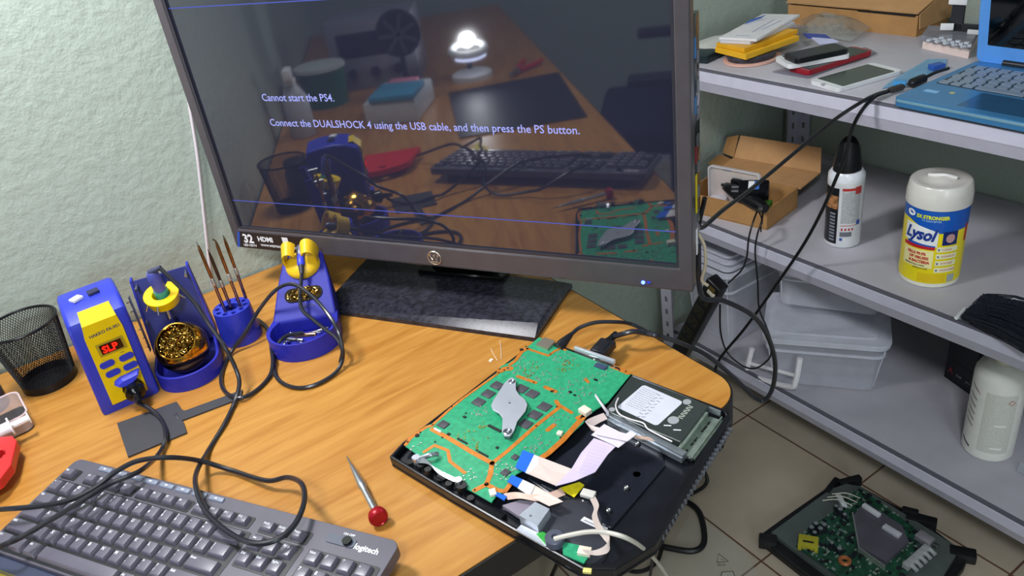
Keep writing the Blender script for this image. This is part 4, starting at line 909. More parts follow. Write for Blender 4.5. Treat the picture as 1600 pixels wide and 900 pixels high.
q = [uv(p) for p in [(0.0054,0.2105),(0.0113,0.2136),(0.0098,0.2277),(-0.0001,0.2296)]]; g = G(); g.prism(q, .0300, .0316); g.done('button_board', mat('bright_green_board', '3aa845', .35, vary=.2, vs=150), con)
q = [uv(p) for p in [(0.0123,0.2366),(0.0181,0.2528),(0.0157,0.2674),(0.0042,0.2689),(0.0013,0.247)]]; g = G(); g.prism(q, .0300, .0316); fb = g.done('front_board', PCBG, con)
c_ = (0.009,0.2312); g = G(); g.lathe([(.0095, 0), (.0095, .007), (.0085, .008), (.003, .0082), (.0026, .006), (.0004, .006)], c=(c_[0], -c_[1], .030)); g.done('grommet', mat('grommet_grey', '4d5060', .4), con)
g = G(); p = (0.0141,0.2625); g.box((p[0], -p[1], .0335), (.009, .012, .004), rz=.4, bev=.0004); g.done('flat_socket', mat('socket_cream', 'e3d8c4', .5), fb)
g = G(); p = (-0.0003,0.2744); g.box((p[0], -p[1]-.002, .031), (.005, .008, .003), rz=.5, bev=.0008); g.done('yellow_clip', mat('clip_yellow', 'd7cc7a', .5), fb)
g = G(); p = (0.1626,0.1481); q_ = (0.1696,0.1469); p = (0.1716,0.1417); g.box((p[0], -p[1], PZ+.003), (.010, .013, .006), rz=-.15, bev=.0008); g.done('cream_socket', mat('socket_cream', 'e3d8c4', .5), con)
g = G(); p = (0.1279,0.1398); g.box((p[0], -p[1], PZ+.0015), (.006, .006, .003), rz=.3, bev=.0004); g.done('cream_socket', mat('socket_cream', 'e3d8c4', .5), con)
g = G(); q = [uv(p) for p in [(0.0644,0.1902),(0.0831,0.2019),(0.0825,0.2091),(0.0635,0.2107)]]; g.prism(q, .030, .0308)
yl = g.done('yellow_tag', mat('tag_yellow', 'e2d21a', .5, vary=.1, vs=200), con)
g = G(); q = [uv(p) for p in [(0.0442,0.2335),(0.0502,0.2336),(0.0516,0.2611),(0.0461,0.2614)]]; g.prism(q, .0285, .0292); ws = g.done('white_strip_label', mat('strip_white', 'd9d7df', .5), con)
g = G()
a = Vector(uv((0.0467,0.2371))); b = Vector(uv((0.0482,0.2575)))
for k in range(12): c_ = a.lerp(b, k/11); g.box((c_.x, c_.y, .0293), (.0022, .0008, .0001), rz=-1.0)
g.done('strip_print', mat('print_grey', '77757a', .5), ws, kind='stuff')
g = G(); p = (0.0689,0.1836); q_ = (0.0641,0.2174); p = (0.0623,0.1673); rail(p, q_, .0016, .024, .0255); g.done('metal_wire', SLV, con)

# ----- flat cables: world height given by the picks -----
FFC = mat('flat_cable_white', 'dccfcf', .5); FFB = mat('flat_cable_blue', '1263d8', .4); LIL = mat('flat_cable_lilac', 'cdbdd8', .4, vary=.03); PNK = mat('flat_cable_pinkish', 'd9b8a8', .5)
def quad(g, pts, h=.0005):
    vs = [tuple(WM[con.name].inverted() @ Vector(p)) for p in pts]; n = len(vs)
    g.add(vs + [(x, y, z+h) for x, y, z in vs], [tuple(range(n))[::-1], tuple(range(n, 2*n))] + [(i, (i+1) % n, n+(i+1) % n, n+i) for i in range(n)])
fcb = []
g = G(); quad(g, [(0.3067,0.5601,0.7425),(0.3197,0.5108,0.7485),(0.3171,0.5021,0.7485),(0.2929,0.5023,0.7495),(0.2841,0.5445,0.7425)]); f1 = g.done('wide_flat_cable', mat('flat_cable_beige', 'd8c6bf', .45), con)
g = G(); quad(g, [(0.3018,0.5749,0.742),(0.3065,0.5596,0.743),(0.2838,0.5441,0.743),(0.2806,0.5587,0.742)], .0009); g.done('blue_end', FFB, f1)
g = G(); quad(g, [(0.3063,0.5594,0.7432),(0.3074,0.5526,0.7435),(0.2997,0.5441,0.7435),(0.2851,0.5401,0.7432),(0.2837,0.5439,0.7432)], .0007); g.done('white_end', mat('flat_cable_pure_white', 'e4e4e6', .4), f1)
g = G(); quad(g, [(0.3189,0.5095,0.75),(0.3393,0.519,0.7525),(0.362,0.5255,0.7545),(0.3716,0.5004,0.7545),(0.3585,0.4985,0.7525),(0.3336,0.4891,0.7505),(0.3105,0.4933,0.7505),(0.2921,0.5012,0.75)]); f2 = g.done('lilac_flat_cable', LIL, con)
g = G()
for k in range(10):
    t_ = (k+.5)/10; a = Vector((0.31,0.4883,0.764)).lerp(Vector((0.3518,0.5078,0.768)), t_); b_ = Vector((0.3181,0.4773,0.764)).lerp(Vector((0.3583,0.4912,0.768)), t_); M_ = WM[con.name].inverted()
    for j in range(9): c_ = M_ @ a.lerp(b_, (j+.5)/9); g.box((c_.x, c_.y, c_.z+.0007), (.0011, .0005, .0001), rz=.6)
g.done('cable_print', mat('print_lilac', 'b8a6c8', .5), f2, kind='stuff')
g = G(); quad(g, [(0.3613,0.5285,0.7575),(0.3816,0.5315,0.7585),(0.3867,0.5042,0.7585),(0.3929,0.4974,0.7565),(0.3698,0.495,0.7565),(0.3683,0.5044,0.7565)]); quad(g, [(0.3759,0.5288,0.76),(0.3873,0.5027,0.76),(0.3941,0.5024,0.7605),(0.3952,0.4947,0.7595),(0.3812,0.4938,0.759),(0.3636,0.5246,0.7595)]); g.done('folded_flat_cable', mat('flat_cable_white2', 'd9d0dc', .4), con)
g = G(); g.ribbon([tuple(WM[con.name].inverted() @ Vector(p)) for p in [(0.3929,0.4974,0.7565),(0.4016,0.4926,0.7525),(0.4097,0.487,0.7485)]], (.3, .9, .1), .006, .0006); g.done('flat_cable_tail', PNK, con)
g = G(); g.ribbon([tuple(WM[con.name].inverted() @ Vector(p)) for p in [(0.3997,0.5526,0.7465),(0.384,0.5508,0.7505),(0.3711,0.5465,0.7545),(0.3704,0.5354,0.7565),(0.373,0.5255,0.7585)]], [(.5, .9, .1), (.2, .9, .5), (.5, .8, 0)], .010, .0006); g.done('folded_strap', mat('flat_cable_pinkish2', 'd6c4c0', .5), con)
g = G(); g.ribbon([tuple(WM[con.name].inverted() @ Vector(p)) for p in [(0.4165,0.5914,0.7445),(0.4073,0.5722,0.7525),(0.403,0.559,0.7535),(0.4036,0.5515,0.7485)]], (.8, .5, 0), .0055, .0006); g.done('short_white_cable', mat('flat_cable_white2', 'd9d0dc', .4), con)
g = G(); g.tube([tuple(WM[con.name].inverted() @ Vector(p)) for p in [(0.4302,0.5665,0.7465),(0.4171,0.5552,0.7495),(0.4094,0.5395,0.7515),(0.4123,0.5249,0.7515),(0.4195,0.5125,0.7495),(0.4182,0.5041,0.7475),(0.4208,0.4892,0.7465),(0.4243,0.4737,0.7455)]], .0009, 6, 6); g.done('antenna_wire', mat('wire_pale', 'e6dfe2', .3), con)
g = G(); quad(g, [(0.266,0.5328,0.7415),(0.2767,0.5389,0.7415),(0.2809,0.5202,0.7435),(0.2861,0.4808,0.7485),(0.2723,0.4854,0.7485),(0.2678,0.5131,0.7435)]); f3 = g.done('flat_cable', mat('flat_cable_beige2', 'e3cfc6', .45), con)
g = G(); quad(g, [(0.2634,0.548,0.741),(0.2721,0.5526,0.741),(0.2765,0.5384,0.742),(0.2658,0.5323,0.742)], .0009); g.done('blue_end', FFB, f3)
g = G(); quad(g, [(0.2764,0.5383,0.7421),(0.2799,0.5209,0.7445),(0.2673,0.5122,0.7445),(0.2657,0.5322,0.7421)], .0007); g.done('white_end', mat('flat_cable_pure_white', 'e4e4e6', .4), f3)
g = G(); g.ribbon([tuple(WM[con.name].inverted() @ Vector(p)) for p in [(0.2515,0.5344,0.7385),(0.2596,0.5215,0.7445),(0.2697,0.5077,0.7445),(0.2823,0.5,0.7435),(0.2995,0.5003,0.7385)]], (.3, .9, .2), .009, .0006); f4 = g.done('narrow_flat_cable', PNK, con)
g = G(); quad(g, [(0.2436,0.5426,0.7395),(0.2475,0.5438,0.7395),(0.252,0.5326,0.7395),(0.2466,0.5292,0.7395)], .0009); g.done('blue_end', FFB, f4)
g = G(); p = (0.0199,0.1388); g.box((p[0], -p[1], PZ+.0015), (.007, .009, .003), rz=-.6, bev=.0003); g.done('cream_socket', mat('socket_cream', 'e3d8c4', .5), con)
g = G(); q = [WM[con.name].inverted() @ Vector(p) for p in [(0.3138,0.4831,0.7435),(0.313,0.4699,0.7435)]]; c_ = (q[0]+q[1])/2; g.box(tuple(c_), (.009, .014, .004), rz=.25, bev=.0006); g.done('white_plug', mat('plug_grey_white', 'cfcac4', .5), con)
g = G(); g.ribbon([tuple(WM[con.name].inverted() @ Vector(p)) for p in [(0.3134,0.4695,0.7435),(0.3077,0.4563,0.7455),(0.2986,0.4479,0.7465),(0.2912,0.432,0.7485),(0.2893,0.4203,0.7495),(0.2877,0.4131,0.7475),(0.2809,0.4107,0.7455),(0.272,0.4147,0.7445),(0.2659,0.4231,0.7435)]], [(.9, -.2, 0), (.9, -.2, 0), (.9, -.2, 0), (.7, -.3, .3), (.4, .5, .6), (.0, .9, .4), (.0, .9, .3)], .0065, .0007); g.done('ribbon_cable', mat('ribbon_grey_pink', 'c4b4ac', .5), con)

# console cables
cable('cable', [(0.2372,0.4236,0.7815),(0.2484,0.4153,0.785),(0.2617,0.4047,0.788),(0.2729,0.3939,0.788),(0.2838,0.3784,0.785),(0.3213,0.4024,0.72),(0.3828,0.4572,0.6),(0.454,0.5195,0.45)], .0021, 'thin off-white cable curving from the console over its outer edge down to the floor', mat('cable_off_white', 'c4beb4', .45))
hp = thing('display_plug', 'black plug in the rear port of the opened console with a thick black cable', 'plug', (0.4808,0.6653,0.733))
e0 = Vector((0.4664,0.6546,0.738)); e1_ = Vector((0.5033,0.6684,0.74)); dv = (e1_-e0).normalized(); ln = (e1_-e0).length; az = math.atan2(dv.y, dv.x)
g = G(); g.at(tuple(e0+dv*ln*.55), az); g.box((0, 0, 0), (ln*.75, .022, .011), bev=.0022); g.box((.0, 0, .0058), (ln*.45, .013, .001), bev=.0004); g.bm.transform(Matrix.Identity(4)); g.done('plug_body', mat('plug_black', '1d1e24', .35), hp, world=True)
g = G(); g.at(tuple(e0+dv*.004), az); g.box((0, 0, 0), (.010, .015, .0055), bev=.0005); g.done('plug_shell', STEEL, hp, world=True)
g = G(); g.lathe_along(e1_-dv*.004, e1_+dv*.02, [(.0065, 0), (.005, .006), (.0045, .012), (.0036, .020)]); g.done('strain_relief', RUBBER, hp, world=True)
cable('cable', [tuple(e1_+dv*.008)] + [(0.5158,0.6583,0.7485),(0.5279,0.6498,0.7505),(0.5427,0.6428,0.7435),(0.5568,0.6325,0.7365)] + [(0.64,0.682,0.6589),(0.69,0.6811,0.6108),(0.76,0.692,0.5238),(0.8,0.6876,0.4662),(0.815,0.6794,0.4598),(0.82,0.6688,0.4907),(0.8,0.6502,0.5595),(0.76,0.6327,0.6369),(0.72,0.6254,0.6938),(0.67,0.6311,0.7387),(0.64,0.6419,0.757)] + [(.635, .640, .835)], .0036, 'thick black cable looping from the console plug up to the monitor side')
pp = thing('power_plug', 'slim tapered black plug at the rear corner of the opened console beside the monitor base', 'plug', (0.4518,0.6991,0.745))
e0 = Vector((0.4466,0.7043,0.739)); e1_ = Vector((0.4735,0.7097,0.745)); dv = (e1_-e0).normalized(); ln = (e1_-e0).length
g = G(); g.lathe_along(e0, e1_, [(.0068, 0), (.0066, ln*.35), (.0045, ln*.75), (.0030, ln)], seg=16); g.done('plug_body', mat('plug_black', '1d1e24', .35), pp, world=True)
cable('cable', [tuple(e1_)] + [(0.4874,0.7092,0.7485),(0.5054,0.699,0.7525),(0.5254,0.6843,0.7505),(0.548,0.6799,0.7385)] + [(0.56,0.6655,0.7282),(0.578,0.6671,0.705)] + [(.583, .690, .69), (.583, .70, .5), (.583, .72, .2), (.60, .8, .005), (.75, .95, .0036)], .0026, 'thin black cable from the slim console plug over the back edge of the desk')

# ---------------- cables looping on the floor below the console ----------------
for pts, r_, lab in (
  ([(0.7329,0.8366,0.3),(0.8374,0.9215,0.16),(0.9272,0.9654,0.05),(0.9368,0.9388,0.02),(0.92,0.9306,0.006),(0.8766,0.9363,0.004),(0.8411,0.9454,0.006)], .0042, 'black cable loop on the floor poking out sideways beside the console corner'),
  ([(0.7998,0.9406,0.08),(0.8372,0.9484,0.02),(0.8598,0.9234,0.006),(0.8577,0.885,0.0065),(0.8277,0.841,0.0065),(0.7991,0.8168,0.0065),(0.7712,0.8215,0.0065),(0.7431,0.8571,0.0065),(0.7206,0.8901,0.0065),(0.686,0.9093,0.02)], .0065, 'thick black cable in a wide loop on the floor tiles below the console'),
  ([(0.6937,0.7986,0.35),(0.834,0.9327,0.1),(0.8478,0.9444,0.006),(0.8133,0.9205,0.006),(0.7816,0.9266,0.0045),(0.7466,0.9386,0.0045),(0.7163,0.9447,0.01)], .0045, 'black cable curving under the vented side of the console'),
  ([(0.876,0.9893,0.012),(0.8183,0.9532,0.01),(0.7703,0.9102,0.0105),(0.7373,0.8714,0.01),(0.7064,0.8503,0.0045),(0.6729,0.8478,0.0045),(0.6505,0.861,0.0045),(0.6394,0.8873,0.0045),(0.6354,0.9229,0.0045)], .0042, 'black cable trailing in a long low curve on the floor under the console'),
  ([(0.5156,0.9017,0.12),(0.5121,0.9211,0.08),(0.504,0.935,0.04),(0.4767,0.9299,0.01)], .004, 'short run of black cable seen below the desk edge left of the console')):
    cable('floor_cable', pts, r_, lab, RUBBER)

# ---------------- television circuit chassis on the floor ----------------
ch = thing('television_chassis', 'grey and black television back plate with a dark green circuit board on the floor', 'circuit chassis', (1.0544,0.626,0))
def wp(l): return [(p[0], p[1]) for p in l]
PLT = mat('plate_grey_green', '6a7470', .35, .5, vary=.06)
plate = wp([(0.9094,0.7361,0.03),(1.0905,0.7331,0.03),(1.1253,0.7214,0.03),(1.1407,0.6973,0.03),(1.1368,0.483,0.03),(1.0483,0.4667,0.03),(0.9868,0.4649,0.03),(0.9071,0.551,0.03)])
g = G(); g.prism(plate, .020, .030); g.done('metal_plate', PLT, ch, world=True)
rimo = wp([(0.886,0.7435,0.03),(0.9005,0.7528,0.03),(0.9685,0.7516,0.03),(1.1003,0.7468,0.03),(1.1262,0.7409,0.03),(1.1514,0.7281,0.03),(1.1502,0.7087,0.03),(1.1578,0.5731,0.03),(1.1425,0.468,0.03),(1.1123,0.4589,0.03),(0.9812,0.4433,0.03),(0.8815,0.5457,0.03)])
g = G(); g.prism(rimo, .002, .021); o = g.done('black_frame', BLACK, ch, world=True); bv = o.modifiers.new('b', 'BEVEL'); bv.width = .004; bv.segments = 2; bv.limit_method = 'ANGLE'
for p, s_, rz_ in (((1.1014,0.7381,0.03), (.05, .012, .022), .2), ((1.1402,0.723,0.03), (.05, .014, .024), -.4), ((1.1505,0.5685,0.03), (.055, .02, .026), -1.1), ((1.1507,0.593,0.03), (.03, .014, .03), -1.1), ((0.8921,0.7294,0.03), (.035, .024, .022), -.9), ((0.892,0.7455,0.035), (.012, .008, .008), .3), ((0.9741,0.7403,0.035), (.012, .007, .014), .6), ((1.1341,0.4753,0.03), (.045, .024, .02), -1.0)):
    g = G(); g.box((p[0], p[1], .022), s_, rz=rz_, bev=.003); g.done('frame_lug', BLACK, ch, world=True)
b2 = wp([(0.9091,0.6757,0.045),(0.9611,0.6898,0.045),(1.028,0.684,0.045),(1.0986,0.691,0.045),(1.1244,0.6871,0.045),(1.111,0.5611,0.045),(1.0901,0.5373,0.045),(1.0242,0.5092,0.045),(0.9664,0.5029,0.045),(0.9113,0.5688,0.045)])
g = G(); g.prism(b2, .0405, .0425); bd2 = g.done('circuit_board', mat('circuit_dark_green', '1d4634', .35, vary=.35, vs=90), ch, world=True)
hs_ = wp([(1.0456,0.6477,0.056),(1.0901,0.6535,0.056),(1.0887,0.5719,0.056),(1.0631,0.542,0.056),(0.9933,0.5413,0.056),(0.9854,0.596,0.056)])
g = G(); g.prism(hs_, .0425, .054); g.done('heat_spreader', mat('spreader_grey', '5b5862', .45, .3, vary=.08, vs=25), bd2, world=True)
g = G(); 
for p, q_, wv, h in (((1.0488,0.6528,0.055), (0.9841,0.5922,0.055), .0025, .014), ((0.9841,0.5922,0.055), (0.9824,0.5364,0.055), .0025, .014)):
    a = Vector(p); b = Vector(q_); c_ = (a+b)/2; g.box((c_.x, c_.y, .048), ((b-a).length, wv, h), rz=math.atan2((b-a).y, (b-a).x))
g.done('heat_sink_edge', mat('sink_edge', '9aa39c', .35, .6), bd2, world=True)
def bar(nm, p, q_, wv, z, h, m_):
    a = Vector(p); b = Vector(q_); c_ = (a+b)/2; g = G(); g.box((c_.x, c_.y, z+h/2), ((b-a).length, wv, h), rz=math.atan2((b-a).y, (b-a).x), bev=.0008); return g.done(nm, m_, bd2, world=True)
PW = mat('connector_pale', 'c6c8cc', .4)
bar('long_connector', (1.0779,0.6497,0.062), (1.0768,0.6122,0.062), .009, .0425, .018, PW)
bar('silver_connector', (1.0601,0.5924,0.06), (1.0608,0.558,0.06), .013, .054, .006, mat('connector_bright', 'e8e8f0', .2, .5))
bar('tuner', (1.0936,0.5433,0.055), (1.093,0.5148,0.055), .020, .0425, .014, mat('tuner_tin', 'c9c4cc', .3, .7)); bar('tuner_jack', (1.093,0.5148,0.055), (1.0941,0.5017,0.055), .007, .046, .007, STEEL)
for k in range(5):
    p = Vector((1.0788,0.5106,0.052)).lerp(Vector((1.0228,0.5104,0.052)), k/4)
    q_ = p + (Vector((1.078,0.5014,0.052)) - Vector((1.0825,0.5154,0.052)))
    g = G(); g.cyl((p.x, p.y, .050), (q_.x, q_.y, .050), .0045, .0042, 16); g.box((p.x-.006, p.y+.004, .049), (.014, .012, .013), bev=.001); g.done('audio_jack', mat('jack_pale', 'b7b9ba', .35, .4), bd2, world=True)
# yellow transformer
TY = mat('transformer_yellow', 'a39c2a', .5)
c_ = Vector((0.9263,0.6615,0.055)); g = G(); g.at((c_.x, c_.y, .0425), math.radians(-55)); g.box((0, 0, .011), (.036, .026, .010), bev=.001); g.box((-.015, 0, .006), (.007, .030, .012), bev=.001); g.box((.015, 0, .006), (.007, .030, .012), bev=.001); g.box((0, 0, .004), (.022, .02, .008)); tf = g.done('transformer', TY, bd2, world=True)
g = G(); g.at((c_.x, c_.y, .0425), math.radians(-55)); g.box((0, -.004, .0163), (.020, .004, .0006)); g.done('transformer_slot', BLACK, tf, world=True)
rnd = random.Random(21)
CAPM = mat('capacitor_black', '1e2126', .3); CAPT = mat('capacitor_top', '9aa4a4', .3, .6)
for (px, py_) in (((1266,828)),((1274,820)),((1281,826)),((1272,834)),((1287,822)),((1307,790)),((1314,795)),((1320,801)),((1310,803)),((1300,850)),((1335,885)),((1350,893)),((1262,818))):
    pass
for p, r_, h in (((0.9589,0.6796,0.055), .006, .014), ((0.9731,0.6802,0.055), .006, .014), ((0.9689,0.6665,0.055), .006, .014), ((0.9543,0.6686,0.055), .005, .012), ((0.9822,0.6678,0.055), .006, .014), ((1.0403,0.6834,0.055), .005, .012), ((1.0359,0.6712,0.055), .006, .016), ((1.0339,0.6594,0.055), .005, .012), ((0.959,0.6328,0.055), .005, .010), ((0.9568,0.6141,0.055), .006, .012)):
    g = G(); g.lathe([(r_, 0), (r_, h-.001), (r_*.92, h)], c=(p[0], p[1], .0425), seg=16); cpx = g.done('capacitor', CAPM, bd2, world=True)
    g = G(); g.cyl((p[0], p[1], .0425+h), (p[0], p[1], .0427+h), r_*.78, seg=16); g.done('capacitor_top', CAPT, cpx, world=True)
p = Vector((0.9438,0.593,0.05)); g = G(); 
tm = [(p.x+.008*math.cos(a), p.y+.008*math.sin(a), .048) for a in [2*PI*k/24 for k in range(24)]]; g.tube(tm, .0042, 8, 1, closed=True); g.done('inductor', mat('copper_coil', 'a5643c', .4, .3), bd2, world=True)
g = G(); def_in = b2
def inside(x, y, P):
    r_ = False; j = len(P)-1
    for i in range(len(P)):
        if (P[i][1] > y) != (P[j][1] > y) and x < (P[j][0]-P[i][0])*(y-P[i][1])/(P[j][1]-P[i][1])+P[i][0]: r_ = not r_
        j = i
    return r_
xs = [p[0] for p in b2]; ys_ = [p[1] for p in b2]
def scatter(n, dims, lo=.0425):
    k = 0
    while k < n:
        x, y = rnd.uniform(min(xs), max(xs)), rnd.uniform(min(ys_), max(ys_))
        if inside(x, y, b2) and not inside(x, y, hs_):
            d_ = rnd.choice(dims); g.box((x, y, lo+d_[2]/2), d_, rz=rnd.choice([0, PI/2])); k += 1
scatter(150, [(.002, .004, .0015), (.004, .002, .002), (.003, .003, .003), (.007, .004, .002)]); g.done('pale_components', mat('comp_pale', '77857c', .4), bd2, world=True, kind='stuff')
g = G(); scatter(90, [(.006, .004, .004), (.008, .008, .002), (.004, .003, .006)]); g.done('dark_components', CAPM, bd2, world=True, kind='stuff')
g = G()
for k in range(3):
    a = Vector((1.0355,0.7128,0.05)).lerp(Vector((1.0637,0.7112,0.05)), k/2); g.tube([tuple(a), tuple(a+Vector((.02, -.02, .004))), tuple(a+Vector((.035, -.045, -.004)))], .0012, 6, 4)
g.done('white_wires', mat('wire_cream', 'b9b7a8', .5), ch, world=True)
g = G(); a = Vector((1.0659,0.6901,0.05)); g.at((a.x, a.y, .044), math.radians(60)); g.box((0, 0, 0), (.035, .010, .008), bev=.001); g.done('wire_connector', PW, ch, world=True)

# plastic bag with printed triangle lying on the floor
bagm = mat('thin_clear_film', 'd8dcd0', .15, alpha=.10)
bp = wp([(0.8493,0.8995,0.001),(0.8569,0.7637,0.001),(0.8266,0.6884,0.001),(0.731,0.6661,0.001),(0.6737,0.8303,0.001)])
bg = thing('plastic_film', 'thin clear plastic bag with a small printed triangle flat on the floor below the console', 'plastic bag', (0.7959,0.7669,0))
g = G(); g.prism(bp, .0004, .0009); g.done('film', bagm, bg, world=True)
INK = mat('ink_dark', '2b2c22', .6)
A, B, D_ = [Vector((0.8109,0.7844,0.001)), Vector((0.7918,0.7715,0.001)), Vector((0.811,0.7589,0.001))]
g = G(); g.tube([A, B, D_], .0007, 5, 1, closed=True); 
ux = (D_-B).normalized(); uy_ = Vector((-ux.y, ux.x, 0)); uy_ = uy_ if uy_.dot(A-B) > 0 else -uy_
m3 = Matrix(((ux.x, uy_.x, 0, 0), (ux.y, uy_.y, 0, 0), (0, 0, 1, 0), (0, 0, 0, 1)))
c_ = (A+B+D_)/3; g.text('4', .006, Tr(c_.x-.001, c_.y-.003, .0012) @ m3, .0001); c_ = B-uy_*.009; g.text('PE-LD', .0062, Tr(c_.x, c_.y, .0012) @ m3, .0001); g.done('printed_triangle', INK, bg, world=True)
q = [Vector((0.7821,0.7489,0.001)), Vector((0.7991,0.7363,0.001)), Vector((0.7863,0.7132,0.001)), Vector((0.7584,0.7333,0.001))]
g = G(); g.tube(q, .001, 5, 1, closed=True); g.done('printed_box', INK, bg, world=True)
g = G(); g.prism([(p.x, p.y) for p in q], .0009, .0012); g.done('white_patch', mat('patch_white', 'a9aa9c', .5), bg, world=True)

# ================= middle shelf =================
MZ = .518
# carton with lid flap
cb = thing('cardboard_box', 'open brown cardboard box with its lid folded back on the middle shelf', 'box', (1.21, 1.09, MZ))
f0 = Vector((1.1865, .9958, 0)); ef = Vector((-.196, .98, 0)).normalized(); es_ = Vector((.985, .172, 0)).normalized(); BL, BW, BH = .205, .125, .047
co = [f0, f0+ef*BL, f0+ef*BL+es_*BW, f0+es_*BW]
def wallq(g, a, b, z0, z1, th=.003):
    d = (b-a).normalized(); n_ = Vector((-d.y, d.x, 0))*th
    g.prism([(a.x, a.y), (b.x, b.y), ((b+n_).x, (b+n_).y), ((a+n_).x, (a+n_).y)], z0, z1)
g = G(); g.prism([(p.x, p.y) for p in co], MZ, MZ+.003); g.done('bottom', CARDL, cb, world=True)
for i in range(4):
    g = G(); a, b = co[i], co[(i+1) % 4]; wallq(g, b, a, MZ+.001, MZ+BH); g.done('side_wall', CARD, cb, world=True)
hz = MZ+BH; l0 = co[3]-ef*.006; l1 = co[2]+ef*.004
def sheet(g, pts, th=.0025):
    p = [Vector(q) for q in pts]; n_ = (p[1]-p[0]).cross(p[2]-p[0]).normalized()*th; n = len(p)
    g.add([tuple(q) for q in p] + [tuple(q+n_) for q in p], [tuple(range(n))[::-1], tuple(range(n, 2*n))] + [(i, (i+1) % n, n+(i+1) % n, n+i) for i in range(n)])
g = G(); up1 = es_*.085+Vector((0, 0, .004)); A_ = Vector((l0.x, l0.y, hz)); B_ = Vector((l1.x, l1.y, hz)); sheet(g, [A_, B_, B_+up1, A_+up1]); lid = g.done('lid', CARDL, cb, world=True)
g = G(); A2, B2 = A_+up1, B_+up1; up2 = es_*.022+Vector((0, 0, .048)); sheet(g, [A2, B2, B2+up2-ef*.004, A2+up2+ef*.012]); g.done('lid_flap', CARDL, cb, world=True)
g = G(); sheet(g, [B_+es_*.01, B_+es_*.075, B_+es_*.068+ef*.028+Vector((0, 0, .012)), B_+es_*.02+ef*.028+Vector((0, 0, .008))]); sheet(g, [B2, B2+up2, B2+up2+ef*.03-Vector((0, 0, .01)), B2+ef*.03+Vector((0, 0, .006))]); g.done('ear_flap', CARD, cb, world=True)
# frosted case standing in the carton
FROST = mat('frosted_plastic', 'e2dcdc', .25, alpha=.42)
k0 = f0+ef*.045+es_*.052; k1 = f0+ef*.172+es_*.052; fc = thing('plastic_case', 'frosted clear plastic case lid standing upright inside the open cardboard box', 'plastic case', (k0.x, k0.y, MZ+.004))
g = G(); nrm = Vector((.985, .172, 0)); kc = (k0+k1)/2
Mf = Matrix(((ef.x, 0, nrm.x, kc.x), (ef.y, 0, nrm.y, kc.y), (0, 1, 0, MZ+.052), (0, 0, 0, 1)))
pr = rr(0, 0, .127, .096, .010); g.prism(pr, 0, .0015); g.bm.transform(Mf); g.done('panel', FROST, fc, world=True)
g = G(); g.prism(pr, -.006, .0015, holes=[rr(0, 0, .121, .090, .008)]); g.bm.transform(Mf); g.done('rim', mat('frosted_rim', 'e9e4e6', .25, alpha=.6), fc, world=True)
g = G(); g.prism(rr(.02, .041, .022, .007, .003), .0015, .0035); g.bm.transform(Mf); g.done('purple_latch', mat('latch_purple', '4a35a8', .4), fc, world=True)
g = G(); p = f0+ef*.030+es_*.05; g.box((p.x, p.y, MZ+.022), (.028, .018, .034), rz=.4, bev=.003); g.done('green_block', mat('block_green', '58a03a', .5), label='small green block in the front corner of the open cardboard box', cat='block')
g = G(); p = f0+ef*.14+es_*.035; g.lathe([(.0005, 0), (.018, .004), (.026, .016), (.020, .028), (.006, .032)], c=(p.x, p.y, MZ+.004), seg=9); t_ = g.done('crumpled_bag', mat('bag_pale', 'd8cfd6', .4), label='crumpled pale plastic bag lying in the open cardboard box', cat='plastic bag')
# black adapters lying on top
ADP = mat('adapter_black', '0f1014', .28)
ad = thing('power_adapter', 'black car charger body lying across the front edge of the cardboard box', 'charger', (1.187,1.0538,0.575))
a = Vector((1.2048,1.1332,0.578)); b = Vector((1.1791,0.9941,0.572)); d = (b-a).normalized(); L_ = (b-a).length
g = G(); g.lathe_along(a, b, [(.004, 0), (.005, .006), (.010, .010), (.0125, .022), (.015, .035), (.016, L_*.6), (.0145, L_*.85), (.010, L_)], seg=18); g.done('body', ADP, ad, world=True)
g = G(); g.lathe_along(a-d*.006, a+d, [(.0025, 0), (.004, .003), (.004, .008)], seg=12); g.done('contact_tip', STEEL, ad, world=True)
ad2 = thing('power_adapter', 'black wall charger block with a blue and white label on the cardboard box', 'charger', (1.215,1.0525,0.58))
c_ = Vector((1.201,1.0438,0.592)); g = G(); g.at(tuple(c_), math.radians(-52), rx=.35); g.box((0, 0, 0), (.062, .036, .028), bev=.005); g.done('body', ADP, ad2, world=True)
g = G(); g.at(tuple(c_), math.radians(-52), rx=.35); g.box((-.004, -.0, .0143), (.014, .024, .0008)); g.done('label_white', WHITE, ad2, world=True, label='white label patch')
g = G(); g.at(tuple(c_), math.radians(-52), rx=.35); g.box((.006, -.0, .0143), (.010, .024, .0009)); g.done('label_blue', mat('label_blue', '3f6cc0', .4), ad2, world=True, label='blue label patch')
for s_ in (-.006, .006):
    g = G(); g.at(tuple(c_), math.radians(-52), rx=.35); g.box((-.038, s_, .004), (.016, .0016, .006)); g.done('prong', STEEL, ad2, world=True)
g = G(); c2 = Vector((1.2182,1.105,0.59)); g.at(tuple(c2), math.radians(20)); g.box((0, 0, 0), (.018, .024, .012), bev=.003); g.done('plug_head', ADP, ad2, world=True)
g = G(); c2 = Vector((1.1636,0.994,0.575)); g.at(tuple(c2), .4); g.box((0, 0, .004), (.006, .008, .008), bev=.001); g.done('metal_connector', STEEL, ad, world=True)
cable('cable', [(1.1505,0.991,0.578),(1.12,0.9741,0.572),(1.105,0.9721,0.5409),(1.1,0.9723,0.5014),(1.09,0.975,0.4745),(1.08,0.9883,0.4522),(1.07,0.9967,0.4393)], .0019, 'thin black cord dropping from the charger to the top of the power strip', RUBBER)
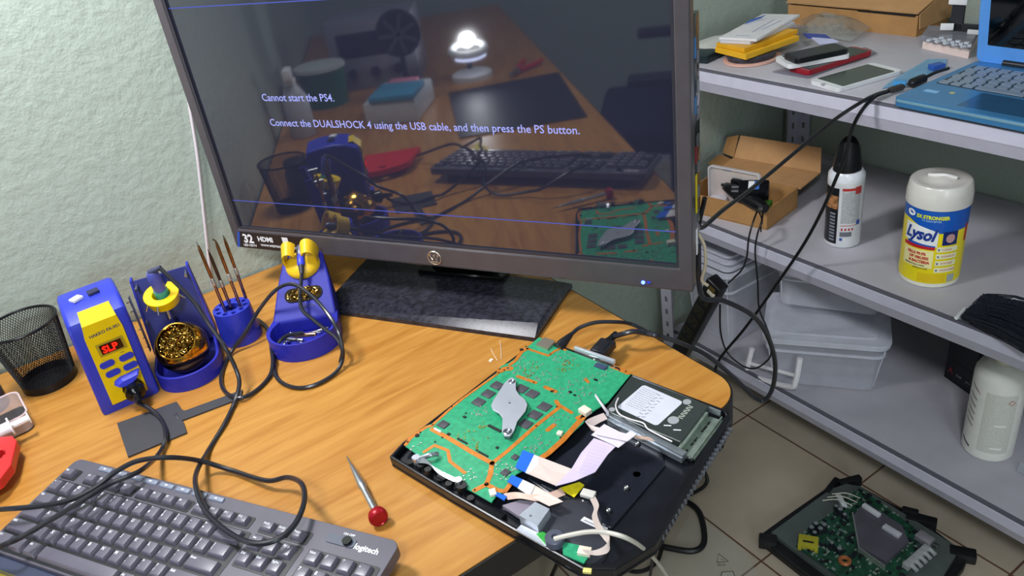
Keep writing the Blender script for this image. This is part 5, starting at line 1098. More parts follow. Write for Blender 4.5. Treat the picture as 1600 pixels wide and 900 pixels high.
cable('cable', [(1.1575,0.9822,0.578),(1.12,0.9531,0.5787),(1.105,0.9509,0.5539),(1.1,0.9509,0.5166),(1.1,0.9433,0.452),(1.095,0.9346,0.3942),(1.09,0.913,0.365),(1.085,0.8949,0.3392),(1.08,0.8881,0.3078),(1.08,0.9058,0.2738),(1.08,0.9347,0.2448),(1.075,0.9642,0.2423),(1.07,0.9999,0.2613),(1.065,1.0133,0.3105),(1.06,1.0094,0.386)], .0019, 'thin black cord from the charger sagging past the white bin handle and back up', RUBBER)
cable('cable', [(1.1522,0.9875,0.577),(1.12,0.9516,0.5806),(1.118,0.9529,0.571),(1.12,0.9543,0.5554)], .0015, 'very short black cord end at the corner of the cardboard box', RUBBER)

# duster can
dc = thing('air_duster_can', 'white and black compressed air can with a black nozzle on the middle shelf', 'spray can', (1.243, .856, MZ))
dvx = (1.243, .856)
facing = math.atan2(-.856, -1.243)
def canmap(cx_, cy_, r, a0, z0):   # text x -> angle (reads left to right seen from outside), y -> z
    def f(v): a = a0 + v.x/r; return Vector((cx_+(r+.0004+v.z)*math.cos(a), cy_+(r+.0004+v.z)*math.sin(a), z0+v.y))
    return f
def patch(g, r, a0, a1, z0, z1, off=.0003, n=14):   # curved label between angles (centre-relative, increasing = to the viewer's right)
    vs = []
    for k in range(n+1):
        a = a0+(a1-a0)*k/n
        for z in (z0, z1): vs.append(((r+off)*math.cos(a), (r+off)*math.sin(a), z))
    g.add(vs, [(2*k, 2*k+2, 2*k+3, 2*k+1) for k in range(n)])
RD = .0335
g = G(); g.lathe([(.030, 0), (RD, .003), (RD, .138), (.031, .147), (.026, .153), (.024, .154), (.022, .158)], seg=40); can = g.done('can_body', mat('can_white', 'd9dadd', .3, .2), dc)
g = G(); patch(g, RD, facing-2.1, facing-.32, .010, .128); g.done('black_label', mat('can_label_black', '17191f', .3), can)
g = G(); patch(g, RD, facing-.15, facing+.92, .055, .122, .0004); g.done('small_print_panel', mat('can_print_grey', 'a9abaf', .45, vary=.25, vs=500), can)
g = G(); patch(g, RD, facing+.55, facing+.95, .116, .131, .0005); patch(g, RD, facing-.15, facing+.95, .050, .0512, .0005)
for k in range(4): patch(g, RD, facing-.10+k*.19, facing+.0+k*.19, .040, .045, .0005, 3)
patch(g, RD, facing-.15, facing+.95, .1235, .1290, .0004); g.done('red_marks', mat('can_red', 'b03838', .4), can, kind='stuff')
g = G(); patch(g, RD, facing-.15, facing+.50, .027, .037, .0005); g.done('grey_bar', mat('can_bar', '6b6d75', .4), can)
g = G(); patch(g, RD, facing-.15, facing+.0, .018, .024, .0005, 4); patch(g, RD, facing+.75, facing+1.0, .050, .060, .0005, 4); g.done('blue_marks', mat('can_blue', '2a4f9a', .4), can, kind='stuff')
g = G(); patch(g, RD, facing-1.3, facing-.36, .084, .112, .0005, 8); g.done('brown_picture', mat('can_picture_brown', '9a6a44', .4, vary=.6, vs=90), can)
g = G()
for k in range(9): patch(g, RD, facing-.80, facing-.46, .016+k*.007, .020+k*.007, .0005, 4)
g.done('grey_print', mat('can_lettering', '7d8088', .4), can, kind='stuff')
g = G(); g.lathe([(.0335, .138), (.0330, .149), (.028, .156)], seg=40, cap0=False, cap1=True); g.done('shoulder', mat('can_shoulder', 'dfe0e6', .25), dc)
g = G()
t = bmesh.new(); n = 28; rings = [(.0275, .152, 0), (.0275, .166, 0), (.0245, .182, 0), (.0215, .200, 0), (.0185, .210, 1)]
vs = []
for (r_, z_, top_) in rings:
    for k in range(n):
        a = 2*PI*k/n; dz = (.006*math.cos(2*(a-facing)) if top_ else 0); vs.append((r_*math.cos(a), r_*math.sin(a)*.9, z_+dz))
fs = []
for j in range(len(rings)-1):
    for i in range(n): k = (i+1) % n; fs.append((j*n+i, j*n+k, (j+1)*n+k, (j+1)*n+i))
fs += [tuple(range(n))[::-1], tuple((len(rings)-1)*n+i for i in range(n))]
g.add(vs, fs, True); noz = g.done('trigger_cap', mat('nozzle_black', '121317', .3), dc)
g = G(); a = facing-.5; g.at((.020*math.cos(a), .020*math.sin(a), .182), a); g.box((0, 0, 0), (.006, .012, .030), bev=.002, ry=-.35); g.done('trigger', mat('trigger_dark_grey', '24262b', .3), noz)

# wipes canister
RL = .0495
wc = thing('wipes_canister', 'large yellow and blue disinfecting wipes canister with a translucent white lid', 'canister', (1.2325, .6685, MZ))
fl_ = math.atan2(-.6685, -1.2325)
g = G(); g.lathe([(.046, 0), (.0485, .002), (.049, .006), (RL-.0006, .010), (RL-.0006, .150), (.048, .152)], seg=56); cn = g.done('canister_body', mat('canister_cream', 'ece8d8', .35), wc)
g = G(); g.lathe([(.0480, .150), (.0515, .151), (.0515, .170), (.0505, .174), (.0485, .187), (.0465, .1895), (.040, .1905), (.036, .1890), (.020, .1895), (.014, .193), (.006, .1935), (.0005, .1935)], seg=56, cap0=True, cap1=False); ld = g.done('lid', mat('lid_translucent', 'dedad2', .25, alpha=.93), wc)
g = G(); g.tube([(.010, -.020, .1915), (.0, -.006, .1965), (-.006, .010, .1945), (-.004, .02, .192)], .0030, 8); g.done('wipe_tab', mat('wipe_white', 'e9e6e2', .5), ld)
YL = mat('label_yellow', 'f0da14', .3, vary=.05, vs=20); BLU = mat('label_royal_blue', '1358b8', .3); LBW = mat('label_clean_white', 'f0f0ee', .35)
g = G(); patch(g, RL, fl_-2.4, fl_+2.3, .010, .128, .0002, 60); yl_ = g.done('yellow_label', YL, cn)
g = G(); patch(g, RL, fl_-2.4, fl_-.98+.0, .128, .150, .0003, 30)
vs = []; n = 44
for k in range(n+1):
    a = fl_-2.4+4.7*k/n; rel = a-fl_
    lo_ = .124 - .016*max(0, 1-abs(rel-.25)/.55)**.7 if rel < .5 else .118
    lo_ = .127 if rel < -.9 else .127-.018*min(1, (rel+.9)/1.0)
    if rel > .75: lo_ = .112
    for z in (lo_, .150): vs.append(((RL+.0005)*math.cos(a), (RL+.0005)*math.sin(a), z))
g.add(vs, [(2*k, 2*k+2, 2*k+3, 2*k+1) for k in range(n)]); g.done('blue_band', BLU, cn)
g = G(); patch(g, RL, fl_+.30, fl_+.80, .086, .112, .0006, 8); nb = g.done('navy_square', mat('label_navy', '182a6a', .3), cn)
g = G(); vs = [( (RL+.0009)*math.cos(fl_+.55+.15*math.cos(t_)), (RL+.0009)*math.sin(fl_+.55+.15*math.cos(t_)), .099+.0085*math.sin(t_)) for t_ in [2*PI*k/18 for k in range(18)]]; g.add(vs, [tuple(range(18))]); g.done('round_seal', mat('seal_pinkish', 'c79a96', .4), nb)
# white panel with script name
g = G(); vs = []; n = 20
for k in range(n+1):
    f = k/n; a = fl_-1.02+1.17*f; top_ = .1215-.010*f+.003*math.sin(f*PI); bot_ = .0885-.006*f
    for z in (bot_, top_): vs.append(((RL+.0008)*math.cos(a), (RL+.0008)*math.sin(a), z))
g.add(vs, [(2*k, 2*k+2, 2*k+3, 2*k+1) for k in range(n)]); lp = g.done('name_panel', LBW, cn)
cm = canmap(0, 0, RL+.0008, fl_-.98, .0945); g = G(); g.text('Lysol', .0300, None, .0001, bold=.0013, shear=.32, warp=lambda v: cm(Vector((v.x*.82, v.y, v.z)))); g.done('script_name', mat('script_blue', '1e3b8f', .3), lp)
g = G(); patch(g, RL, fl_-1.02, fl_+.10, .0770, .0835, .0009, 16); g.done('red_band', mat('label_red', 'c3202c', .35), cn)
g = G(); vs = []
for k in range(13):
    f = k/12; a = fl_-.86+.96*f; 
    for z in (.0835-.001*f, .0885-.0035*f): vs.append(((RL+.0010)*math.cos(a), (RL+.0010)*math.sin(a), z))
g.add(vs, [(2*k, 2*k+2, 2*k+3, 2*k+1) for k in range(12)]); g.done('blue_stripe', BLU, cn)
def lt(nm, s_, size, a_, z_, m_, **k):
    cm_ = canmap(0, 0, RL+.0007, fl_+a_, z_); g = G(); g.text(s_, size, None, .0001, warp=lambda v: cm_(Vector((v.x*.9, v.y, v.z))), **k); g.done(nm, m_, cn)
lt('banner_print', '3X STRONGER', .0088, -.62, .1350, mat('banner_yellow', 'e8ec30', .35), bold=.0004)
lt('banner_small_print', 'TO CLEAN BETTER', .0040, -.42, .1300, mat('banner_pale', '9cc4e8', .4), bold=.0001)
g = G(); vs = [((RL+.0009)*math.cos(fl_-.85+.17*math.cos(t_)), (RL+.0009)*math.sin(fl_-.85+.17*math.cos(t_)), .1395+.0062*math.sin(t_)) for t_ in [2*PI*k/16 for k in range(16)]]; g.add(vs, [tuple(range(16))]); g.done('banner_flower', LBW, cn)
g = G(); patch(g, RL, fl_-1.0, fl_+.08, .0400, .0745, .0005, 14); g.done('cream_panel', mat('label_cream', 'f3e9a6', .35), cn)
lt('claim_print', 'KILLS 99.9%', .0072, -.80, .0650, mat('claim_red', 'c8323c', .4), bold=.0003)
lt('claim_print', 'OF VIRUSES', .0072, -.72, .0570, mat('claim_red', 'c8323c', .4), bold=.0003)
lt('claim_print', '& BACTERIA', .0072, -.72, .0490, mat('claim_red', 'c8323c', .4), bold=.0003)
lt('fine_print', 'DISINFECTING WIPES', .0042, -.88, .0430, mat('fine_dark', '3a3520', .4)); lt('fine_print', 'LEMON & LIME', .0042, -.55, .0375, mat('fine_dark', '3a3520', .4))
for k in range(4):
    g = G(); z_ = .078-.0135*k; patch(g, RL, fl_+.16, fl_+.86, z_-.0048, z_+.0048, .0006, 8); g.done('tick_panel', mat('label_offwhite', 'f2efc8', .35), cn)
    lt('tick_print', 'v', .0060, .20, z_-.0018, mat('tick_blue', '2c3c88', .4), bold=.0005); lt('tick_print', ['CLEANS', 'DISINFECTS', 'SANITIZES', 'DEODORIZES'][k], .0050, .32, z_-.0015, mat('claim_pink', 'c86a5c', .4))
g = G(); patch(g, RL, fl_+.62, fl_+.90, .012, .027, .0006, 5); g.done('corner_seal', mat('seal_grey', 'a8b0b0', .4), cn)
g = G(); patch(g, RL, fl_+.0-.35, fl_+.55, .012, .030, .0004, 12); g.done('gold_panel', mat('label_gold', 'e2c010', .35), cn)
g = G(); patch(g, RL, fl_+1.15, fl_+1.32, .085, .118, .0006, 5); g.done('red_side_mark', mat('label_red', 'c3202c', .35), cn)

# black brush and white handle
br_ = thing('brush', 'black bristled dust brush at the right edge of the middle shelf', 'brush', (1.1894,0.525,0.518))
br0 = Vector((1.1782,0.5157,0.53)); g = G(); rnd = random.Random(4)
axd = (Vector((1.1625,0.4676,0.53))-Vector((1.181,0.5646,0.53))).normalized(); sdv = Vector((-axd.y, axd.x, 0))
tipc = [Vector((1.1352,0.5476,0.53)), Vector((1.2154,0.5572,0.53))]; rt = [Vector((1.102,0.4314,0.53)), Vector((1.2149,0.4655,0.53))]
for k in range(900):
    f = rnd.random(); a = tipc[0].lerp(tipc[1], f+rnd.uniform(-.06, .06)); b = rt[0].lerp(rt[1], f); z0 = MZ+.003+rnd.random()*.010; z1 = MZ+.006+rnd.random()*.026
    a = a+axd*rnd.uniform(-.006, .012); m_ = (a+b)/2; a.z = z0; b.z = z1; m_.z = (z0+z1)/2+rnd.uniform(.0, .008)
    g.tube([a, m_, b], rnd.choice([.0006, .0010, .0014]), 3, 2)
g.done('bristles', mat('bristle_black', '262a33', .28, vary=.5, vs=400), br_, world=True, kind='stuff')
c_ = (rt[0]+rt[1])/2; g = G(); g.at((c_.x+axd.x*.03, c_.y+axd.y*.03, MZ+.013), math.atan2(axd.y, axd.x)); g.box((0, 0, 0), (.07, .065, .022), bev=.005); g.done('ferrule', BLACK, br_, world=True)
g = G(); a = Vector((1.132,0.5575,0.522)); b = Vector((1.1646,0.5626,0.522)); g.cyl(a, b, .0032, .0030); g.done('white_peg', WHITE, label='tiny white peg lying at the tip of the black brush', cat='peg')
for q, lb_ in (((1.2147,0.5105,0.54), 'small white crumb of foam on top of the black brush'),):
    g = G(); t = bmesh.new(); bmesh.ops.create_icosphere(t, subdivisions=2, radius=.006); g.merge(t, Tr(*q) @ Matrix.Diagonal((1.4, .9, .6, 1)), True); g.done('foam_crumb', WHITE, label=lb_, cat='foam')

# ================= bottom shelf =================
BZ = .175
BIN = mat('bin_clear_plastic', 'dddde8', .2, alpha=.36); BINR = mat('bin_rim_plastic', 'e4e5f0', .2, alpha=.6)
def bin_(name, label, loc, rz, w_, d_, h_, tp, lean=(0, 0), handle=False, group=None):
    b = thing(name, label, 'storage box', loc, rz=rz)
    M_ = WM[b.name] @ Rx(lean[0]) @ Ry(lean[1]); b.matrix_world = M_; WM[b.name] = M_
    P0 = rr(0, 0, w_*tp, d_*tp, .02, 0, 4); P1 = rr(0, 0, w_, d_, .022, 0, 4); n = len(P0)
    g = G(); g.add([(x, y, 0) for x, y in P0]+[(x, y, h_) for x, y in P1], [tuple(range(n))[::-1]] + [(i, (i+1) % n, n+(i+1) % n, n+i) for i in range(n)])
    g.done('tub', BIN, b, normals=True)
    g = G(); g.prism(rr(0, 0, w_+.014, d_+.014, .026, 0, 4), h_-.010, h_, holes=[rr(0, 0, w_-.004, d_-.004, .020, 0, 4)]); g.prism(rr(0, 0, w_*.99+.003, d_*.99+.003, .022, 0, 4), h_*.72, h_*.72+.004, holes=[rr(0, 0, w_*.95, d_*.95, .02, 0, 4)]); g.done('rim', BINR, b)
    g = G()
    for sx_ in (-1, 1):
        for sy_ in (-1, 1): g.tube([(sx_*w_*tp*.48, sy_*d_*tp*.42, .004), (sx_*w_*.488, sy_*d_*.45, h_-.012)], .0016, 6, 1)
    g.done('corner_rib', BINR, b, kind='stuff')
    return b
b1 = bin_('storage_bin', 'clear plastic bin in the shadowed left corner of the bottom shelf behind the others', (1.305, 1.160, BZ+.002), 0, .27, .145, .20, .9)
g = G(); 
for k in range(3):
    g.prism(rr(0, 0, .272-.012*k, .147-.008*k, .02), .206+.014*k, .212+.014*k); 
g.done('stacked_lids', BINR, b1)
b2_ = bin_('storage_bin', 'large clear plastic bin with a white carrying handle on the bottom shelf', (1.262, .893, BZ+.003), math.radians(-54), .240, .17, .125, .88)
lid_m = Tr(0, 0, .168) @ Ry(.0)
g = G(); g.prism(rr(0, 0, .255, .190, .022), .125, .130); g.prism(rr(0, 0, .21, .145, .02), .130, .134); g.done('snap_lid', BINR, b2_)
b3 = bin_('storage_bin', 'clear plastic bin lying tilted on top of the bin with the white handle', (1.305, .925, BZ+.160), math.radians(-50), .225, .14, .085, .9, lean=(-.02, .13))
# white handle on the front of the large bin, facing the room
HW = mat('handle_white', 'e9e6ea', .4)
hp0 = [(1.15,0.9997,0.229), (1.142,1.0052,0.1723), (1.138,0.9865,0.1643), (1.138,0.8872,0.1904), (1.14,0.8711,0.2105), (1.15,0.8703,0.2688)]
g = G(); g.tube([Vector(p) for p in hp0], .0064, 8, 4); g.tube([Vector((1.146,1.0013,0.1888)), Vector((1.146,0.8699,0.2235))], .0045, 8, 1)
hd_ = g.done('carry_handle', HW, b2_, world=True)

# black box, white bottle, clear scrap
bb = thing('black_carton', 'small black printed box behind the white bottle on the bottom shelf', 'box', (1.335, .615, BZ))
v0 = Vector((1.3863, 0.6277, 0)); v1 = Vector((1.4076, 0.6982, 0)); dx = (v1-v0).normalized(); sx_ = Vector((dx.y, -dx.x, 0))
g = G(); g.prism([(v0.x, v0.y), (v1.x, v1.y), ((v1+sx_*.12).x, (v1+sx_*.12).y), ((v0+sx_*.12).x, (v0+sx_*.12).y)], BZ+.0555, BZ+.110); 
g.done('carton', mat('carton_black', '0d0e12', .35), bb, world=True)
g = G(); c_ = (v0+v1)/2; g.prism([(v0.x, v0.y), (v1.x, v1.y), ((v1+sx_*.12).x, (v1+sx_*.12).y), ((v0+sx_*.12).x, (v0+sx_*.12).y)], BZ, BZ+.0545); g.done('lower_carton', mat('carton_black2', '14151b', .4), bb, world=True)
mz = Matrix(((-dx.x, 0, -sx_.x*-1, 0), (-dx.y, 0, -sx_.y*-1, 0), (0, 1, 0, 0), (0, 0, 0, 1)))
def onface(s_, sz, along, z_, m_, nm):
    g = G(); o_ = v1 - dx*along - sx_*.0006
    M_ = Matrix(((-dx.x, 0, -sx_.x, o_.x), (-dx.y, 0, -sx_.y, o_.y), (0, 1, 0, z_), (0, 0, 0, 1))); g.text(s_, sz, M_, .0001, bold=.0003); g.done(nm, m_, bb, world=True)
onface('A', .020, .008, BZ+.020, mat('carton_red', 'a83040', .4), 'mark'); onface('kcal', .009, .030, BZ+.022, mat('carton_print', '8d9098', .4), 'print'); onface('pro', .009, .055, BZ+.022, mat('carton_print', '8d9098', .4), 'print')
BT = thing('white_bottle', 'tall white plastic bottle with a pale label on the bottom shelf', 'bottle', (1.266, .528, BZ)); fb_ = math.atan2(-.528, -1.266); RB = .0435
g = G(); g.lathe([(.040, 0), (RB, .004), (RB, .172), (.0425, .184), (.037, .196), (.026, .205), (.019, .208)], seg=48); bbd = g.done('bottle_body', mat('bottle_white', 'e6e5dd', .4), BT)
g = G(); g.lathe([(.0185, .206), (.0185, .228), (.017, .230)], seg=32); g.done('cap', mat('cap_cream', 'dcd9b8', .45), BT)
g = G(); patch(g, RB, fb_-.38, fb_+.82, .022, .158, .0003, 20); lbl = g.done('pale_label', mat('bottle_label', 'cfcfc6', .45, vary=.06, vs=300), bbd)
g = G()
for z_ in (.086, .032): patch(g, RB, fb_+.10, fb_+.55, z_, z_+.0045, .0006, 8)
g.done('label_bar', mat('label_bar_white', 'ecebe4', .45), lbl, kind='stuff')
g = G(); cmb = canmap(0, 0, RB, fb_+.45, .136); ringp = [cmb(Vector((.006*math.cos(t_)+.006, .006*math.sin(t_)*.9+.006, .0004))) for t_ in (PI/2, PI, -PI/2, 0)]; g.tube(ringp, .0006, 5, 1, closed=True); g.done('red_diamond', mat('diamond_red', 'b0524a', .4), lbl)
g = G()
for k, (z_, ln_) in enumerate(((.158, .016), (.138, .015), (.122, .017), (.106, .017), (.092, .014), (.078, .013))):
    vs = []
    for j in range(5):
        a = fb_-1.15+.42*j/4; dz = -.010*j/4
        for e_ in (0, .0024): vs.append(((RB+.0004)*math.cos(a), (RB+.0004)*math.sin(a), z_+dz+e_))
    g.add(vs, [(2*j, 2*j+2, 2*j+3, 2*j+1) for j in range(4)])
vs = []
for j in range(6):
    a = fb_-1.25+.55*j/5; 
    for e_ in (0, .0045): vs.append(((RB+.0004)*math.cos(a), (RB+.0004)*math.sin(a), .028-.010*j/5+e_))
g.add(vs, [(2*j, 2*j+2, 2*j+3, 2*j+1) for j in range(5)]); g.done('dark_print', mat('bottle_print', '3c3d46', .4), bbd, kind='stuff')
g = G(); vs = []
for j in range(5):
    a = fb_-1.0+.38*j/4
    for e_ in (0, .0016): vs.append(((RB+.0004)*math.cos(a), (RB+.0004)*math.sin(a), .155-.010*j/4+e_))
g.add(vs, [(2*j, 2*j+2, 2*j+3, 2*j+1) for j in range(4)]); g.done('red_line', mat('bottle_red', 'b03038', .4), bbd)
g = G(); sheet(g, [(1.2381,0.4595,0.181), (1.2587,0.4642,0.185), (1.2601,0.4308,0.187), (1.2399,0.425,0.181)], .002); g.done('clear_scrap', mat('clear_scrap', 'c8ccd4', .1, alpha=.4), label='bit of clear plastic at the right edge below the white bottle', cat='plastic scrap')

# ================= top shelf =================
TZ = .858
bx = thing('cardboard_box', 'flat closed brown cardboard box at the back of the top shelf', 'box', (1.53, 1.02, TZ))
c0 = Vector((1.4802, .8916, 0)); fa = Vector((-.02, 1, 0)).normalized(); sa = Vector((1, .0, 0)); LB = .40; HBX = .040
fr0 = c0; fr1 = c0+fa*LB*.66; 
g = G(); q = [c0, c0+fa*.30, c0+fa*.30+sa*.105, c0+sa*.105]; g.prism([(p.x, p.y) for p in q], TZ, TZ+HBX); g.done('carton', CARD, bx, world=True)
g = G(); A_ = Vector((c0.x-.004, c0.y-.002, TZ+HBX+.004)); B_ = A_+fa*.304; sheet(g, [A_, B_, B_+sa*.112+Vector((0, 0, .034)), A_+sa*.112+Vector((0, 0, .034))], -.003); sheet(g, [A_+sa*.11+Vector((0, 0, .034)), A_+Vector((.004, 0, -.001)), A_+Vector((.008, 0, -.03)), A_+sa*.11+Vector((0, 0, -.03))], .002); g.done('lid', CARDL, bx, world=True)
g = G(); sheet(g, [A_+Vector((-.0035, .10, .0008)), A_+Vector((-.0035, .17, .0008)), A_+Vector((.1085, .17, .0348)), A_+Vector((.1085, .10, .0348))], -.0006); g.done('tape', mat('parcel_tape', 'a8763e', .3), bx, world=True)
g = G(); g.box((c0.x-.0016, c0.y+.15, TZ+HBX+.0006), (.002, .29, .005)); g.done('shadow_gap', mat('gap_dark', '1a120c', .8), bx, world=True)

# clear bubble bags, in front of the carton
FILM = mat('bag_film', 'a7a9a2', .12, alpha=.42)
def puff(g, pts, zc, h, n=9, seed=1):
    rnd_ = random.Random(seed); p = [Vector(q) for q in pts]; vs = []; 
    for i in range(n+1):
        for j in range(n+1):
            u_, v_ = i/n, j/n; b_ = (p[0].lerp(p[1], u_)).lerp(p[3].lerp(p[2], u_), v_); e_ = min(u_, 1-u_, v_, 1-v_)*2; vs.append((b_.x, b_.y, zc+h*min(1, e_*1.6)*(.6+.4*rnd_.random())))
    g.add(vs, [(i*(n+1)+j, (i+1)*(n+1)+j, (i+1)*(n+1)+j+1, i*(n+1)+j+1) for i in range(n) for j in range(n)], True)
g = G(); puff(g, [(1.3903,1.1044,0.868),(1.3792,0.9622,0.868),(1.5096,0.9969,0.868),(1.4893,1.1674,0.868)], TZ+.010, .028, 12, 3); g.done('clear_bag', FILM, label='puffy clear plastic bag of small parts in front of the flat cardboard box', cat='plastic bag')
g = G(); rnd = random.Random(8)
for k in range(26):
    f1, f2 = rnd.random(), rnd.random(); p = Vector((1.4049,1.0951,0.868)).lerp(Vector((1.3972,0.9897,0.868)), f1).lerp(Vector((1.4898,1.0198,0.868)), f2*.6); g.box((p.x, p.y, TZ+.012+rnd.random()*.008), (.012, .006, .004), rz=rnd.random()*3)
g.done('small_parts', mat('parts_brown_grey', '8b7468', .5, vary=.4, vs=80), label='jumble of small grey and brown parts inside the clear bag', cat='parts', kind='stuff')
g = G(); puff(g, [(1.17, 1.23, 0), (1.21, 1.12, 0), (1.32, 1.10, 0), (1.30, 1.22, 0)], TZ+.012, .020, 8, 5); g.done('clear_bag', mat('bag_film_pale', 'cfcfc8', .2, alpha=.75), label='pale plastic bag by the wall at the left end of the top shelf', cat='plastic bag')
g = G(); g.box((1.20, 1.185, TZ+.008), (.10, .09, .016), rz=.2, bev=.002); g.done('dark_case', mat('case_dark_green', '1c2b30', .3), label='dark flat case under the pale bag at the left end of the top shelf', cat='case')

# round pinkish reel, yellow boxes, envelopes
rl = thing('reel', 'flat round component reel with a pinkish rim under the yellow box', 'reel', (1.2256, 1.075, TZ))
g = G(); g.lathe([(.055, 0), (.058, .001), (.058, .0045), (.055, .0055), (.050, .005)], seg=44, squash=.9); g.done('rim', mat('reel_pink', 'cfa394', .4), rl)
g = G(); g.lathe([(.049, .004), (.050, .012), (.047, .016)], seg=36, squash=.9); g.done('coil', mat('coil_dark', '34313a', .35, vary=.4, vs=250), rl)
YB = mat('box_yellow', 'e3ab22', .45)
def cart(name, lab, pts, z0, z1, m_, group=None, cat_='box'):
    g = G(); g.prism([(p[0], p[1]) for p in pts], z0, z1); o = g.done(name, m_, label=lab, cat=cat_, group=group); bv = o.modifiers.new('b', 'BEVEL'); bv.width = .001; bv.segments = 2; bv.limit_method = 'ANGLE'; return o
cart('yellow_box', 'flat yellow box on top of the round reel on the top shelf', [(1.1844,1.1326,0.88),(1.1705,1.0411,0.88),(1.3185,1.0361,0.88),(1.3322,1.1256,0.88)], TZ+.017, TZ+.0275, YB)
cart('yellow_box', 'second flat yellow box, directly under the white envelopes', [(1.186,1.1305,0.89),(1.1786,1.0516,0.89),(1.3289,1.048,0.89),(1.3279,1.1139,0.89)], TZ+.0278, TZ+.036, mat('box_yellow2', 'dca21c', .45))
PAP = mat('paper_white', 'd9d6d8', .6)
cart('envelope', 'upper white padded envelope with faint blue print on the yellow boxes', [(1.1857,1.1232,0.906),(1.2049,1.0452,0.906),(1.3885,1.0919,0.906),(1.3662,1.1688,0.906)], TZ+.0425, TZ+.0475, PAP, cat_='envelope')
cart('envelope', 'lower white envelope lying between the yellow boxes and the upper envelope', [(1.1845,1.1189,0.898),(1.2019,1.0581,0.898),(1.3532,1.0742,0.898),(1.3551,1.154,0.898)], TZ+.0362, TZ+.0422, mat('paper_grey', 'c4c1c6', .6), cat_='envelope')
g = G(); sheet(g, [(1.2784,1.1409,0.907),(1.2952,1.1408,0.912),(1.3336,1.1326,0.914),(1.3289,1.1401,0.908)], .001); g.done('blue_wrapper', mat('wrapper_blue', '4a6fc0', .35), label='scrap of blue wrapper behind the white envelopes', cat='wrapper')
g = G()
for p, q_ in (((1.2407,1.0876,0.9062), (1.3359,1.113,0.9062)), ((1.2098,1.1006,0.9062), (1.2172,1.0717,0.9062)), ((1.263,1.0831,0.9062), (1.3324,1.0939,0.9062))):
    a = Vector(p); b = Vector(q_); c_ = (a+b)/2; g.box((c_.x, c_.y, TZ+.0478), ((b-a).length, .002, .0004), rz=math.atan2((b-a).y, (b-a).x))
g.done('address_print', mat('print_pale_blue', '9aa2c0', .5), label='faint printed lines on the upper white envelope', cat='print', kind='stuff')

# phones
def phone(name, lab, pts, z, th, mbody, mglass, inset=.86, tilt_=0, cat_='phone', group=None):
    P = [Vector((p[0], p[1], 0)) for p in pts]; c_ = sum(P, Vector())/4; e = ((P[1]-P[0])+(P[2]-P[3]))/2; f = ((P[3]-P[0])+(P[2]-P[1]))/2
    w_, l_ = e.length, f.length; a = math.atan2(f.y, f.x)
    t_ = thing(name, lab, cat_, (c_.x, c_.y, z), rz=a, group=group)
    g = G(); g.prism(rr(0, 0, l_, w_, .008), 0, th); o = g.done('body', mbody, t_); bv = o.modifiers.new('b', 'BEVEL'); bv.width = th*.3; bv.segments = 2; bv.limit_method = 'ANGLE'
    g = G(); g.prism(rr(0, 0, l_*inset, w_*.9, .002), th, th+.0004); g.done('screen', mglass, t_)
    if tilt_: t_.matrix_world = WM[t_.name] @ Ry(tilt_)
    return t_
PG = mat('phone_glass_black', '0b0d10', .08); PW_ = mat('phone_white', 'dcdcde', .25)
ph1 = phone('tablet_phone', 'white framed phone screen lying face up nearest to the shelf edge', [(1.1556,0.8846,0.868), (1.1366,0.8108,0.868), (1.2751,0.7838,0.868), (1.2834,0.851,0.868)], TZ+.0005, .007, PW_, mat('panel_grey_green', '3c423e', .2), .80)
g = G(); g.cyl((-.068, 0, .007), (-.068, 0, .0076), .0045); g.done('home_button', mat('button_grey', 'a8a8aa', .3), ph1)
rp_ = phone('phone', 'glossy dark red phone at the bottom of the phone pile on the top shelf', [(1.191,0.9576,0.87), (1.1819,0.9081,0.87), (1.3397,0.8851,0.87), (1.3439,0.9368,0.87)], TZ+.003, .009, mat('phone_red', '8e0f20', .12), PG, .9, group='pile of phones')
wp_ = phone('phone', 'white phone with black glass on top of the dark red phone', [(1.1943,1.0004,0.879), (1.1795,0.94,0.879), (1.2774,0.8854,0.879), (1.3028,0.949,0.879)], TZ+.0128, .008, PW_, PG, .78, group='pile of phones')
bp2 = phone('phone', 'small black phone lying crosswise on top of the white phone', [(1.1989,0.9794,0.89), (1.1787,0.9286,0.89), (1.2755,0.8942,0.89), (1.294,0.9349,0.89)], TZ+.0215, .009, mat('phone_black', '121418', .3), mat('phone_back', '1a201e', .35), .9, group='pile of phones')
g = G(); sheet(g, [(1.1753,0.9823,0.86),(1.175,0.9021,0.86),(1.2904,0.8972,0.86),(1.3573,0.891,0.86),(1.3772,0.9292,0.86)], .0008); g.done('thin_sleeve', mat('sleeve_grey_clear', '8e8b9c', .2, alpha=.5), label='thin grey see-through sleeve under the pile of phones', cat='sleeve')
g = G(); sheet(g, [(1.3127,1.0032,0.885),(1.2825,0.9623,0.885),(1.3109,0.9416,0.885),(1.3261,0.9727,0.885)], .002); g.done('white_card', mat('card_lilac', 'c9c9ea', .4), label='small pale lilac card behind the pile of phones', cat='card')
g = G(); sheet(g, [(1.332,1.0379,0.884),(1.3128,1.0122,0.884),(1.32,0.9624,0.884),(1.3412,0.9928,0.884)], .003); g.done('blue_card', mat('card_blue', '2a3f96', .4), label='dark blue card under the clear bag of parts', cat='card')

# laptop
LM = Matrix.Translation((1.1062,0.6949,0.872)) @ Rz(math.radians(-88))
lp_ = thing('laptop', 'open metallic blue laptop on the top shelf at the right edge', 'laptop', M=Tr(1.1255, .704, TZ+.0015) @ Rz(math.radians(-91.5)))
LBL = mat('laptop_blue', '5d9de8', .28, .15, vary=.03); LBD = mat('laptop_deck_blue', '4582b4', .28, .3, vary=.03)
